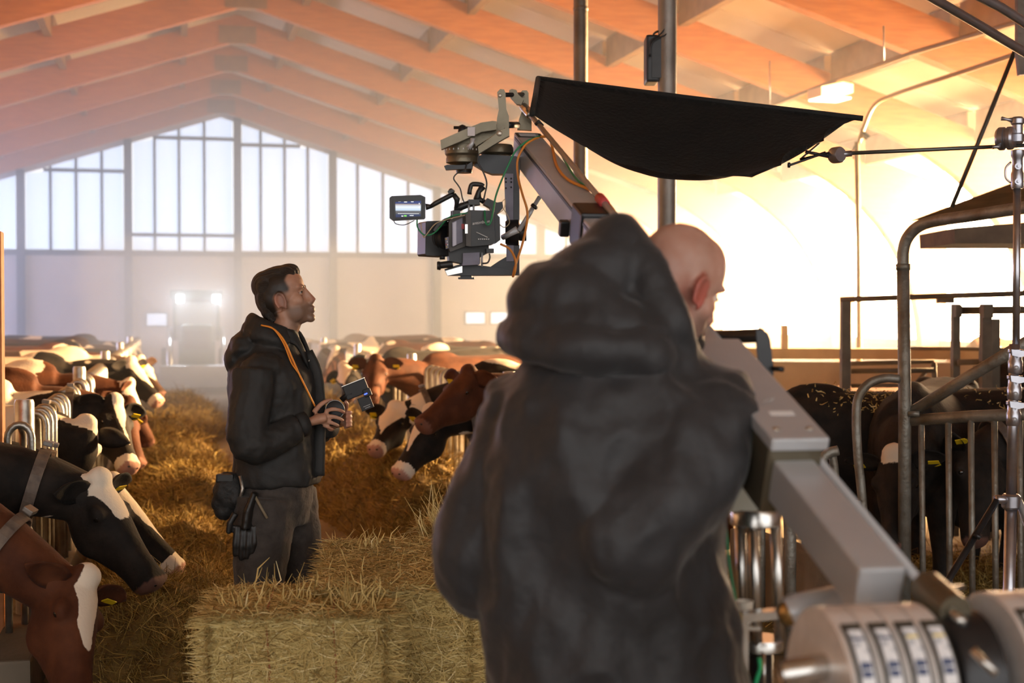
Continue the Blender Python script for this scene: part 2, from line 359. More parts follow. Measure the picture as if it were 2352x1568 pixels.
def fbm(p, s, seed): return mnoise.fractal(V((p[0]*s+seed*7.3, p[1]*s-seed*3.1, p[2]*s+seed)), 0.9, 2.0, 3)
def cow(label, loc, heading, coat, poll, hdir, hup=None, mid=None, seed=1, whites=0.0, blaze=1, size=1.0, voxel=0.022, collar=None, tags=(1, 1), group='cows', pale_nose=False, lying=False, headless=False, patches=(), blen=.44):
    """local frame: x forwards, y to its left, z up; poll = where the crown of the head is, hdir = poll to muzzle"""
    t = thing('cow', label, 'cow', loc, heading, group); t.scale = (size,)*3
    poll = V(poll); hd = V(hdir).normalized(); b = B()
    b.loft([ering((x, 0, z), (0, 1, 0), (0, 0, 1), hw, hh, sq=0.12) for x, z, hh, hw in TORSO])
    b.ell((-1.32, .13, 1.30), (.16, .09, .09)); b.ell((-1.32, -.13, 1.30), (.16, .09, .09)); b.ell((0.0, 0, 1.30), (.25, .10, .12))
    b.ell((-1.05, 0, .62), (.25, .18, .17))
    if hup is None: hup = V((0, 0, 1)) if abs(hd.z) < 0.9 else V((1, 0, 0))
    hu = V(hup); hu = (hu - hd*hu.dot(hd)).normalized(); hs = hd.cross(hu)
    # neck
    base = V((0.10, 0, 1.07)); nend = poll - hu*0.10 + hd*0.04
    md = V(mid) if mid is not None else (base+nend)/2 + V((0.02, 0, 0.05))
    pts = smooth_pts([base - V((0.15, 0, 0.02)), base, md, nend], 4); n = len(pts)
    rings = []
    for i, p in enumerate(pts):
        f = i/(n-1); ax = (pts[min(i+1, n-1)]-pts[max(i-1, 0)]).normalized(); s_ = ax.cross(V((0, 0, 1))); s_ = s_.normalized() if s_.length > 0.2 else hs; u_ = s_.cross(ax)
        hh = .235*(1-f)**1.2+.13; hw = .175*(1-f)+.095
        rings.append(ering(p - u_*0.02, s_, u_, hw, hh*0.85))
    b.loft(rings)
    # head: straight forehead line, jaw below
    HS = [(-0.05, .07, .07, .0), (0.0, .105, .095, .0), (.08, .135, .115, .005), (.16, .15, .118, .004), (.24, .14, .105, .0), (.32, .115, .085, -.006), (.40, .092, .072, -.008), (.47, .082, .074, -.004), (.525, .078, .076, -.004), (.56, .062, .064, -.012), (.575, .03, .035, -.03)]
    b.loft([ering(poll + hd*x + hu*(o-hh), hs, hu, hw, hh, sq=0.10) for x, hh, hw, o in HS])
    for sgn in (-1, 1):
        b.ell(poll + hd*.15 + hs*sgn*.098 - hu*.055, (.05, .035, .035), frame((0, 0, 0), hd, hs).to_3x3())   # brow
        b.ell(poll + hd*.20 + hs*sgn*.07 - hu*.20, (.10, .04, .07), frame((0, 0, 0), hd, hs).to_3x3())       # cheek
        b.ell(poll + hd*.53 + hs*sgn*.042 - hu*.03, (.035, .028, .024), frame((0, 0, 0), hd, hs).to_3x3())   # nostril wing
    b.ell(poll - hd*.01 - hu*.01, (.06, .07, .05), frame((0, 0, 0), hd, hs).to_3x3())
    if not lying:
        for y in (-.17, .17):
            b.tube([(0.0, y, .95), (0.03, y, .62), (0.0, y, .40), (0.01, y, .10), (0.05, y, .0)], [.13, .085, .055, .045, .06], 10)
            b.tube([(-1.22, y*1.1, .98), (-1.12, y*1.15, .66), (-1.32, y*1.1, .46), (-1.27, y*1.1, .10), (-1.22, y*1.1, .0)], [.19, .12, .06, .05, .065], 10)
        b.tube([(-1.55, 0, 1.25), (-1.66, 0, 1.1), (-1.68, 0, .7), (-1.67, 0, .45), (-1.66, 0, .3)], [.04, .03, .022, .04, .02], 8)
    me = remesh(b.bm, voxel, 4, 'cow_body')
    co = get_co(me); nv = len(co)
    w = np.zeros(nv, np.float32); nz = np.zeros(nv, np.float32)
    rel = co - np.array(poll); hx = rel @ np.array(hd); hy = rel @ np.array(hs); hz = rel @ np.array(hu)
    onhead = (hx > -0.06) & (np.abs(hy) < .15) & (hz > -.34) & (hx < .7)
    for i in range(nv):
        p = co[i]
        if onhead[i]:
            v = 0.0
            if blaze and hz[i] > -0.10:
                q = 0.052*blaze*(1.4 - 1.3*min(abs(hx[i]-0.05)/0.30, 1.0)) + 0.012*fbm(p, 9, seed)
                q = max(q, 0.010 if blaze > .6 else -1)
                v = min(1.0, max(0.0, .5+(q-abs(hy[i]+0.008*math.sin(hx[i]*20)))/.03))*min(1.0, max(0.0, (blen-hx[i])/.08))
            if pale_nose and hx[i] > .47: v = 1.0
            w[i] = v
        else:
            q = fbm(p, 1.6, seed) + whites
            for (a, c, d_, r_) in patches:
                dd = math.sqrt((p[0]-a)**2+((p[1]-c)*0.7)**2+(p[2]-d_)**2) + 0.10*fbm(p, 4, seed+3)
                q = max(q, .40+(r_-dd)*2.0)
            w[i] = min(1.0, max(0.0, .5+(q-.40)/.16))
    nz[(hx > .535) & onhead] = 0.9 if pale_nose else 0.25
    for nm, arr in (('white', w), ('nose', nz)):
        a = me.attributes.new(nm, 'FLOAT', 'POINT'); a.data.foreach_set('value', arr)
    body = link('body', me, COAT[coat], t)
    for sgn, tg in zip((-1, 1), tags):
        r0 = poll + hd*.03 + hs*sgn*.085 - hu*.045
        ed = (hs*sgn*0.95 - hd*.12 - hu*(0.10)).normalized(); en = (hd*0.75 + hu*0.35 - hs*sgn*0.1).normalized(); ew = ed.cross(en).normalized()
        e = B(); rg = []
        for k in range(9):
            f = k/8; wd = 0.062*math.sin(PI*(0.10+0.90*f)**0.8)**0.75 + 0.004; rg.append([r0 + ed*(0.20*f) + ew*wd*c_ - en*(0.030*(1-c_*c_)*math.sin(PI*min(f+.1, 1))) + en*th for c_, th in ((-1, 0), (-.6, .004), (0, .004), (.6, .004), (1, 0), (.6, -.010), (0, -.012), (-.6, -.010))])
        e.loft(rg)
        eo = e.obj('ear', COAT[coat], t, True)
        if tg:
            c_ = r0 + ed*.11 + en*.012 - ew*0.0; mxt = frame(c_, ed, ew)
            B().prism([(-.028, -.03), (.028, -.03), (.034, .022), (.012, .034), (-.012, .034), (-.034, .022)], .004, frame(r0+ed*.12+en*.014+hu*-.045, hs*sgn, -hu)).obj('ear_tag', M_tag, eo)
        B().ell(poll + hd*.165 + hs*sgn*.112 - hu*.062, (.021, .014, .019), frame((0, 0, 0), hd, hs).to_3x3()).obj('eye', M_eye, t, True)
    for nsg in (-1, 1):
        B().ell(poll + hd*.562 + hs*nsg*.030 - hu*.035, (.010, .014, .009), frame((0, 0, 0), hd, hs).to_3x3(), 1).obj('nostril', M_eye, t, True)
    if collar is not None:
        ax = (pts[int(n*.86)]-pts[int(n*.62)]).normalized(); c0 = pts[int(n*.74)]; f = 0.74; s_ = ax.cross(V((0, 0, 1))); s_ = s_.normalized() if s_.length > 0.2 else hs; u_ = s_.cross(ax)
        hh = (.235*(1-f)**1.2+.13)*.85+.014; hw = .175*(1-f)+.095+.012; cb = B(); rg = []
        for k in range(29):
            a_ = 2*PI*k/28; q = c0 - u_*(0.02+0.02) + s_*hw*math.cos(a_) + u_*(hh+0.02)*math.sin(a_); o_ = (s_*math.cos(a_)+u_*math.sin(a_)).normalized()
            rg.append([q-ax*.026, q+ax*.026, q+ax*.026+o_*.007, q-ax*.026+o_*.007])
        cb.loft(rg, False); cl = cb.obj('collar', M_collar, t)
        B().box(c0 - u_*0.02 + u_*(hh+.03) - s_*hw*0.25, (.045, .075, .022), frame((0, 0, 0), ax, s_).to_3x3(), 0.005).obj('buckle', M_buckle, cl)
        if collar > 0: B().ell(c0 - u_*(hh+.085), (.055, .045, .06), frame((0, 0, 0), ax, s_).to_3x3()).obj('transponder', M_trans, cl, True)
    return t
def cow_at(label, px, py, d, headpix, coat, **k):
    """a cow whose crown of the head is at (px, py, d) and whose muzzle lies towards headpix (px, py, d)"""
    k.setdefault('size', .90); side = k.pop('side', 'left'); yaw = k.pop('yaw', 0.0); back = k.pop('reach', 0.72); size = k.get('size', 1.0); sh = k.pop('shoulder', None)
    hd_ = (0.0 if side == 'left' else PI) + yaw
    p = P(px, py, d); q = P(*headpix); f = V((math.cos(hd_), math.sin(hd_), 0)); lft = V((-f.y, f.x, 0))
    o = p - f*back*size; o.z = k.pop('ground', 0.0)
    if sh is not None: o += lft*sh
    def loc(v): v = v - o; return V((v.dot(f), v.dot(lft), v.z))/size
    pl = loc(p); dr = loc(q)-pl
    return cow(label, o, hd_, coat, pl, dr, **k)
GL, GR = 'cows feeding through the left fence', 'cows feeding through the right fence'
# left row, nearest first
cow_at('red brown cow with white blaze lowering its head, wearing a strap collar with black transponder', 205, 1325, 5.25, (205, 1590, 5.02), 'red', seed=3, blen=.36, blaze=.95, voxel=.013, collar=1, tags=(1, 0), group=GL, yaw=-.25, reach=0.96, hup=V((.8, -.5, 0)))
cow_at('black cow with small white forehead patch and dark collar, muzzle down in the hay', 236, 1098, 5.95, (372, 1322, 5.85), 'black', seed=5, blen=.26, blaze=1.3, voxel=.013, collar=1, tags=(1, 0), group=GL, yaw=-.05, reach=0.86)
cow_at('black cow with long white blaze, head half hidden behind another black cow', 268, 1105, 6.55, (382, 1240, 6.55), 'black', seed=8, blaze=1.3, voxel=.015, collar=-1, tags=(0, 0), group=GL, reach=1.04, pale_nose=True, patches=((0.1, 0, 1.4, .42),))
cow_at('white crowned cow with head turned down behind the near fence loops', 200, 968, 7.7, (178, 1075, 7.95), 'black', seed=12, blaze=3.0, voxel=.017, collar=-1, tags=(1, 0), group=GL, reach=0.79, whites=.75, hup=V((.3, -.2, 1)))
cow_at('black cow facing the alley with a thin white face stripe and pale nose', 268, 918, 8.7, (306, 1045, 8.45), 'black', seed=15, blaze=.7, voxel=.017, collar=1, tags=(1, 0), group=GL, reach=0.90, pale_nose=True, hup=V((.6, -.75, .3)), patches=((-.55, 0, 1.4, .26),))
cow_at('red cow with orange ears partly hidden behind the striped black cow', 300, 925, 9.7, (322, 1015, 9.5), 'red', seed=17, blaze=0, voxel=.019, tags=(1, 0), group=GL, reach=0.90, hup=V((.7, -.4, .3)))
cow_at('red cow with white forehead and a yellow tag in its ear, behind the fence loops', 303, 880, 11.2, (338, 962, 11.2), 'red', seed=19, blaze=1.8, voxel=.02, tags=(1, 0), group=GL, reach=0.86, patches=((-.2, 0, 1.4, .3),))
cow_at('black cow with long white blaze raising its head above the hay', 305, 826, 13.2, (354, 890, 13.1), 'black', seed=21, blaze=1.5, voxel=.02, tags=(1, 0), group=GL, reach=0.90, pale_nose=True, patches=((-.35, 0, 1.4, .35),))
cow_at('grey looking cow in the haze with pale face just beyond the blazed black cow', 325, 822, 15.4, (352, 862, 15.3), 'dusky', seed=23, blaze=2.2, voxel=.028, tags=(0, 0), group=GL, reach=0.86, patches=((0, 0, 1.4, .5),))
for i, (d, cc, wh, sd) in enumerate([(17.2, 'red', .25, 31), (19.0, 'black', .1, 33), (21.2, 'dusky', .2, 36), (23.6, 'black', .3, 37)]):
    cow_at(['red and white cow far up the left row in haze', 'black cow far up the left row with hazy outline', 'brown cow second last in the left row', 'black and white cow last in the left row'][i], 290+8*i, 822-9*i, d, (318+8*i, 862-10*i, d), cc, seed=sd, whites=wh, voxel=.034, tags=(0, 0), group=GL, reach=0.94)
# right row, nearest first
cow_at('brown cow lifting its head over the black cow, half hidden by the coat', 1072, 850, 9.0, (968, 952, 8.75), 'red', side='right', seed=41, blaze=0, voxel=.016, tags=(0, 1), group=GR, reach=0.90, yaw=.12, whites=-.5)
cow_at('black cow with white blaze feeding nose down under the brown cow', 985, 940, 9.45, (906, 1078, 9.2), 'black', side='right', seed=43, blaze=1.3, voxel=.016, collar=-1, tags=(0, 1), group=GR, reach=0.90, yaw=.1, pale_nose=True)
cow_at('black cow with yellow ear tag deep in the hay left of the blazed black cow', 905, 930, 10.9, (868, 1000, 10.6), 'black', side='right', seed=45, blaze=1.8, whites=.28, voxel=.019, collar=-1, tags=(0, 1), group=GR, reach=0.90, pale_nose=True)
cow_at('big red brown cow facing the camera beside the right fence loops', 862, 822, 12.6, (850, 915, 12.2), 'red', side='right', seed=47, blaze=0, whites=-.4, voxel=.021, tags=(1, 1), group=GR, reach=0.84, yaw=.5)
cow_at('black cow with broad white face looking out from the far right row', 785, 838, 14.4, (790, 905, 14.0), 'black', side='right', seed=49, blaze=2.2, voxel=.022, tags=(1, 1), group=GR, reach=0.79, yaw=.4, hup=V((.8, .3, .4)))
cow_at('black and white cow hidden to its neck behind the big brown cow', 850, 815, 16.4, (825, 870, 16.2), 'black', side='right', seed=51, whites=.3, voxel=.03, tags=(0, 0), group=GR, reach=0.90)
cow_at('red cow in haze far up the right row', 770, 800, 18.6, (745, 850, 18.4), 'red', side='right', seed=53, whites=.2, voxel=.034, tags=(0, 0), group=GR, reach=0.90)
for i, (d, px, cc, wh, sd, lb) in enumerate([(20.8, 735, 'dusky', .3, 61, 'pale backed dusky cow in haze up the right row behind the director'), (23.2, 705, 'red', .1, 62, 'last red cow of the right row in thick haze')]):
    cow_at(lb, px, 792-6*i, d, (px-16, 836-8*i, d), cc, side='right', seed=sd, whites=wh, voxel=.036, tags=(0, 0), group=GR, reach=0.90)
# pen at the right
GP = 'cows in the pen at the right'
o = P(1905, 1000, 8.0)
cow('large black cow with straw scattered on its back standing side on in the pen', (o.x-.10, o.y-.05, 0), PI*1.0-.20, 'black', (.70, -.25, .85), (.25, -.35, -.7), seed=71, voxel=.018, tags=(0, 0), group=GP, blaze=0, size=.88, whites=-.6)
cow_at('black cow with white crown lowering its face towards the camera between the bars', 2052, 1040, 7.05, (2046, 1300, 6.75), 'black', side='right', seed=73, blen=.10, blaze=1.1, whites=-.6, voxel=.016, tags=(1, 1), group=GP, yaw=.9, reach=.62, hup=V((1, 0, .1)))
cow_at('black cow wearing a collar behind the gate bars, beside the chrome stand', 2180, 1040, 7.3, (2215, 1320, 7.0), 'black', side='right', seed=75, blaze=0, whites=-.6, voxel=.016, collar=1, tags=(1, 0), group=GP, yaw=-.12, reach=.72, hup=V((.7, -.6, .2)))
o = P(2190, 880, 10.6); cow('black cow with a white spot on its back beyond the diagonal gate pipe', (o.x+.5, o.y, 0), 2.9, 'black', (.72, 0, 1.0), (.5, 0, -.6), seed=77, voxel=.028, tags=(0, 0), group=GP, blaze=0, patches=((-.75, 0, 1.4, .2),), size=.9)
o = P(2270, 770, 15.5); cow('reddish brown cow far behind the steel frame', (o.x, o.y, 0), 3.2, 'red', (.72, 0, 1.0), (.5, 0, -.6), seed=79, voxel=.034, tags=(0, 0), group=GP, blaze=0, size=.98)
o = P(1815, 880, 12.2); cow('brown cow whose rump shows above the crane arm', (o.x+1.2, o.y+.2, 0), .1, 'red', (.72, 0, 1.0), (.5, 0, -.6), seed=81, voxel=.03, tags=(0, 0), group=GP, blaze=0, size=.72)
# ------------------------------------------------------------------ feed fences
M_galv = mat('galvanised_tube', (0.46, 0.44, 0.40), 0.38, 0.85, (0.30, 0.27, 0.23), 14, 0.1, 60)
M_rust = mat('weathered_tube', (0.26, 0.25, 0.22), 0.5, 0.6, (0.15, 0.12, 0.085), 9, 0.25, 50, lo=.4, hi=.7)
XF_L, XF_R = -0.66, 2.22
def hoop_mesh(w=0.10, r=0.017, top=1.15, bot=0.22):
    b = B(); pts = [(-w/2, 0, bot), (-w/2, 0, top-.12)] + [(-w/2*math.cos(PI*k/8), 0, top-.06+0.06*math.sin(PI*k/8)*1.0) for k in range(9)] + [(w/2, 0, top-.12), (w/2, 0, bot)]
    b.tube(pts, r, 10); b.tube([(0.0, 0.16, bot), (0.0, 0.16, top-.15), (0.0, 0.13, top-.05), (0.0, 0.05, top-.015), (0.0, 0.0, top-.005)], r*.9, 8)
    return b.mesh('hoop', True)
HOOP = hoop_mesh()
def fence(x, y0, y1, step, label, skip, post_ys, grp=None):
    t = thing('feed_fence', label, 'fence', (x, y0, 0))
    y = y0
    while y < y1:
        if all(abs(y-s) > 0.13 for s in skip) and all(abs(y-s) > .1 for s in post_ys): link('hoop', HOOP, M_galv, t, (0, y-y0, 0))
        y += step
    link('rail', B().tube([(0.05*(1 if x < 0 else -1)*-1, 0, .48), (0.05*(1 if x < 0 else -1)*-1, y1-y0, .48)], .022, 10).mesh('rail', True), M_galv, t)
    link('kerb', B().bx(-.09, .09, -.3, y1-y0, 0, .24, .012).mesh('kerb'), M_conc, t)
    for py in post_ys: link('post', B().lathe([(0, 0), (.045, 0), (.045, 1.22), (.04, 1.235), (0, 1.235)], (-.02, py-y0, 0), n=18).mesh('post', True, 40), M_galv, t)
    return t
cows_ = [o for o in COL.objects if o.name.startswith('cow') and o.type == 'EMPTY']
def neck_ys(x, side):
    out = []
    for o in cows_:
        g = o.get('group', '')
        if side in g and 'fence' in g: out.append(o.location.y + (x-o.location.x)*math.tan(o.rotation_euler.z))
    return out
fence(XF_L, 6.3, 27.0, .24, 'row of galvanised tube loops the left cows push their heads through', neck_ys(XF_L, 'left'), [6.95, 10.9, 15.0, 19.1, 23.2])
fence(XF_R, 9.6, 27.0, .26, 'row of galvanised tube loops the right cows push their heads through', neck_ys(XF_R, 'right'), [9.35, 13.4, 17.5, 21.6])
# ------------------------------------------------------------------ hay
def hay_mat(name, cols, rough=0.8):
    m = bpy.data.materials.new(name); m.use_nodes = True; nt = m.node_tree; b = nt.nodes['Principled BSDF']; N = nt.nodes.new; L = nt.links.new
    b.inputs['Roughness'].default_value = rough; b.inputs['Specular IOR Level'].default_value = .25
    at = N('ShaderNodeAttribute'); at.attribute_name = 'tint'; r = N('ShaderNodeValToRGB'); L(at.outputs['Fac'], r.inputs[0])
    el = r.color_ramp.elements; el[0].position = 0; el[0].color = (*cols[0], 1); el[1].position = 1; el[1].color = (*cols[-1], 1)
    for i, c in enumerate(cols[1:-1]): e = el.new((i+1)/(len(cols)-1)); e.color = (*c, 1)
    L(r.outputs[0], b.inputs['Base Color']); return m
M_feed = hay_mat('feed_hay', [(.09, .055, .013), (.20, .125, .030), (.33, .22, .055), (.44, .31, .095), (.54, .43, .17)])
M_feedb = mat('feed_base', (.11, .065, .016), .9, 0, (.21, .13, .034), 12, .6, 30, lo=.3, hi=.7)
M_straw = hay_mat('bale_hay', [(.22, .145, .045), (.45, .32, .11), (.64, .48, .185), (.76, .61, .27), (.86, .73, .40)])
M_strawb = mat('bale_core', (.22, .145, .048), .9, 0, (.45, .32, .115), 22, .6, 50, lo=.3, hi=.7, stretch=(1, 1, 3))
def strands(p, d, nrm, length, width, bend=0.15, name='stalks'):
    """n curved blades; p, d, nrm are (n,3) arrays"""
    n = len(p); d = d/np.linalg.norm(d, axis=1, keepdims=True)
    s = np.cross(d, nrm + RNG.normal(0, .35, (n, 3))); s /= np.maximum(np.linalg.norm(s, axis=1, keepdims=True), 1e-6)
    L_ = np.asarray(length)[:, None]; W_ = np.asarray(width)[:, None]/2
    bd = RNG.normal(0, 1, (n, 3))*bend*L_
    mid = p + d*L_*.5 + bd; end = p + d*L_ + RNG.normal(0, .5, (n, 3))*bend*L_
    vs = np.stack([p-s*W_, p+s*W_, mid-s*W_, mid+s*W_, end-s*W_*.3, end+s*W_*.3], 1).reshape(-1, 3)
    base = (np.arange(n)*6)[:, None]
    q = np.concatenate([base+np.array([[0, 1, 3, 2]]), base+np.array([[2, 3, 5, 4]])], 1).reshape(-1)
    me = bpy.data.meshes.new(name); me.vertices.add(n*6); me.vertices.foreach_set('co', vs.astype(np.float32).ravel())
    nf = n*2; me.loops.add(nf*4); me.loops.foreach_set('vertex_index', q.astype(np.int32)); me.polygons.add(nf)
    me.polygons.foreach_set('loop_start', (np.arange(nf)*4).astype(np.int32)); me.update(calc_edges=True)
    a = me.attributes.new('tint', 'FLOAT', 'POINT'); a.data.foreach_set('value', np.repeat(np.clip(RNG.normal(.45, .24, n), 0, 1), 6).astype(np.float32))
    return me
def nz2(x, y, s, seed):
    return np.array([mnoise.noise(V((a*s+seed, b*s-seed, seed*.7))) for a, b in zip(x.ravel(), y.ravel())]).reshape(x.shape)
def heap(name, label, x0, x1, y0, y1, hfun, nx, ny, nst):
    ys = y0 + (y1-y0)*np.linspace(0, 1, ny)**1.6; xs = np.linspace(x0, x1, nx); X, Y = np.meshgrid(xs, ys)
    H = hfun(X, Y); H = H*(1+.45*nz2(X, Y, 2.3, 3)) + np.where(H > .03, .07*nz2(X, Y, 5.5, 9)+.03*nz2(X, Y, 13, 5), 0); H = np.where(H > .015, np.maximum(H, .015), -.03)
    me = bpy.data.meshes.new(name); n = nx*ny; me.from_pydata(np.stack([X, Y, H], 2).reshape(-1, 3).tolist(), [], [(j*nx+i, j*nx+i+1, (j+1)*nx+i+1, (j+1)*nx+i) for j in range(ny-1) for i in range(nx-1)])
    me.polygons.foreach_set('use_smooth', np.ones(len(me.polygons), bool))
    root = link(name, me, M_feedb); tag(root, label, 'hay', None, 'stuff')
    # stalks: denser nearby
    u = RNG.random(nst); v = RNG.random(nst)**1.9; fi = u*(nx-1); fj = v*(ny-1); i = np.minimum(fi.astype(int), nx-2); j = np.minimum(fj.astype(int), ny-2); a, b_ = fi-i, fj-j
    def bl(A): return A[j, i]*(1-a)*(1-b_)+A[j, i+1]*a*(1-b_)+A[j+1, i]*(1-a)*b_+A[j+1, i+1]*a*b_
    px, py, pz = bl(X), bl(Y), bl(H); ok = pz > .012; px, py, pz = px[ok], py[ok], pz[ok]; m = len(px)
    dist = np.sqrt(px**2+py**2); d = RNG.normal(0, 1, (m, 3)); d[:, 2] = np.abs(d[:, 2])*.38 + .02
    nr = np.tile(np.array([[0, 0, 1.0]]), (m, 1))
    L_ = RNG.uniform(.05, .15, m)*(1+.02*dist); W_ = RNG.uniform(.0022, .0042, m)*np.clip(dist/6.5, 1, 2.6)
    st = link('stalks', strands(np.stack([px, py, pz-.006], 1), d, nr, L_, W_, .16), M_feed, root); st['kind'] = 'stuff'
    return root
def bump(x, c, w): t = np.clip(1-np.abs((x-c)/w)**2.2, 0, 1); return t
def hL(X, Y):
    c = -.02 + .10*np.sin(Y*.7) + .06*np.sin(Y*1.7+1); w = .55 + .10*np.sin(Y*.9+2) - .16*np.clip(7.3-Y, 0, 2)
    return (.33 + .07*np.sin(Y*1.3))*bump(X, c+.10*np.clip(8-Y, 0, 2), w)*np.clip((Y-4.9)/1.0, 0, 1)*np.clip((26-Y)/3, 0, 1)
def hR(X, Y):
    c = 1.72 + .08*np.sin(Y*.8+1); w = .58 + .08*np.sin(Y*1.1)
    return (.46 + .06*np.sin(Y*1.1+2))*bump(X, c, w)*np.clip((Y-6.9)/1.2, 0, 1)*np.clip((25-Y)/3, 0, 1)
heap('hay_windrow', 'long brown green row of loose hay in front of the left cows', -.75, .85, 4.7, 26, hL, 60, 420, 120000)
heap('hay_windrow', 'loose brown hay row in front of the right cows', .95, 2.45, 6.6, 25, hR, 54, 320, 80000)
# scattered wisps on the alley floor
n_ = 9000; px = RNG.uniform(-.6, 2.2, n_); py = 4.5+RNG.random(n_)**1.7*18; dd = RNG.normal(0, 1, (n_, 3)); dd[:, 2] = np.abs(dd[:, 2])*.06
o = link('loose_straw', strands(np.stack([px, py, np.full(n_, .004)], 1), dd, np.tile([[0, 0, 1.0]], (n_, 1)), RNG.uniform(.03, .10, n_), RNG.uniform(.002, .004, n_)), M_feed); tag(o, 'thin scatter of straw bits on the alley floor', 'straw', None, 'stuff')
# ------------------------------------------------------------------ bales
def bale(label, c, size, rz, nst, twine=True, seed=1, tufts=()):
    t = thing('hay_bale', label, 'bale', c, rz, 'hay bales in the alley'); sx, sy, sz = size
    bm = bmesh.new(); bmesh.ops.create_cube(bm, size=1); bmesh.ops.subdivide_edges(bm, edges=bm.edges[:], cuts=22, use_grid_fill=True)
    for v in bm.verts:
        p = V((v.co.x*sx, v.co.y*sy, v.co.z*sz)); r = .03
        q = V([max(-h+r, min(h-r, a)) for a, h in zip(p, (sx/2, sy/2, sz/2))]); dlt = p-q
        if dlt.length > 1e-6: p = q + dlt.normalized()*min(dlt.length, r)
        k = .985 + .03*mnoise.noise(p*6+V((seed, 0, 0)))+.02*mnoise.noise(p*17+V((0, seed, 0)))
        v.co = p*k + V((0, 0, sz/2))
    core = link('hay_core', to_mesh(bm, 'core', True), M_strawb, t)
    m = nst; face = RNG.choice(5, m, p=[.30, .16, .08, .16, .30]); u = RNG.uniform(-.5, .5, m); v = RNG.uniform(-.5, .5, m); p = np.zeros((m, 3)); nr = np.zeros((m, 3))
    for f, (ax, sg) in enumerate([(1, -1), (0, -1), (1, 1), (0, 1), (2, 1)]):
        s_ = face == f; oth = [a for a in (0, 1, 2) if a != ax]; S = (sx, sy, sz)
        p[s_, ax] = sg*(S[ax]*.498+RNG.normal(0, .006, int(s_.sum()))); p[s_, oth[0]] = u[s_]*S[oth[0]]; p[s_, oth[1]] = v[s_]*S[oth[1]]; nr[s_, ax] = sg
    p[:, 2] += sz/2
    d = RNG.normal(0, 1, (m, 3)); d[:, 2] *= .28; out = np.abs(RNG.normal(0, .06, m))[:, None]
    dn = (d*nr).sum(1, keepdims=True); d = d - nr*dn + nr*out
    d[:, 2] = np.where((p[:, 2] > sz-.07) & (nr[:, 2] < .5), np.minimum(d[:, 2], RNG.uniform(-.1, .15, m)), d[:, 2])
    L_ = RNG.uniform(.025, .095, m); W_ = RNG.uniform(.0018, .0042, m)
    st = link('stalks', strands(p, d, nr, L_, W_, .06), M_straw, t); st['kind'] = 'stuff'
    for (tx, ty, tz, n2, ln) in tufts:
        q = np.array([[tx, ty, tz]])+RNG.normal(0, .035, (n2, 3)); dd = RNG.normal(0, .45, (n2, 3)); dd[:, 2] = np.abs(dd[:, 2])+.7
        tf = link('tuft', strands(q, dd, np.tile([[0., -1, 0]], (n2, 1)), RNG.uniform(ln*.5, ln, n2), RNG.uniform(.0025, .005, n2), .10), M_straw, t); tf['kind'] = 'stuff'
    if twine:
        for x in (-sx*.18, sx*.2):
            e = .012; b = B(); b.tube([(x, -sy/2-e, .03), (x+.01, -sy/2-e, sz*.5), (x, -sy/2-e, sz-.03), (x, -sy/2+.05, sz+e), (x, sy/2-.05, sz+e), (x, sy/2+e, sz-.04), (x, sy/2+e, .03)], .0035, 6)
            b.obj('twine', mat('twine', (.33, .13, .05), .8), t)
    return t
BY = math.radians(-13.4+6)
def gp(px, d): q = P(px, 784, d); return (q.x, q.y)
bx_, by_ = gp(690, 4.62); x2, y2 = gp(905, 5.15); x3, y3 = gp(1110, 6.15)
bale('lower bale of the near stack, under the bale with upright tufts', (bx_, by_+.02, 0), (.58, .46, .36), BY+.05, 9000, True, 2)
bale('near hay bale with upright tufts on top, lit pale at the picture bottom', (bx_, by_, .362), (.54, .44, .34), BY, 60000, True, 3, [(-.18, -.08, .32, 26, .11), (.0, -.02, .32, 30, .11), (.18, -.12, .32, 100, .11), (-.1, .1, .32, 20, .10)])
bale('lower bale under the broad topped bale beside the coat', (x2+.02, y2, 0), (.48, .92, .37), BY+.04, 7000, False, 5)
bale('broad topped hay bale behind the near one, beside the coat', (x2, y2, .372), (.50, .96, .36), BY-.02, 62000, False, 7, [(-.1, .3, .35, 40, .08)])
bale('hay bale with long stalks fanning out half hidden by the coat', (x3, y3, 0.0), (.55, .46, .46), BY+.5, 12000, False, 9)
t_ = bale('tousled hay bale on top behind the coat edge', (x3, y3, .46), (.46, .40, .26), BY+.3, 14000, False, 11, [(-.2, -.05, .22, 120, .22), (-.15, .05, .12, 120, .22)])
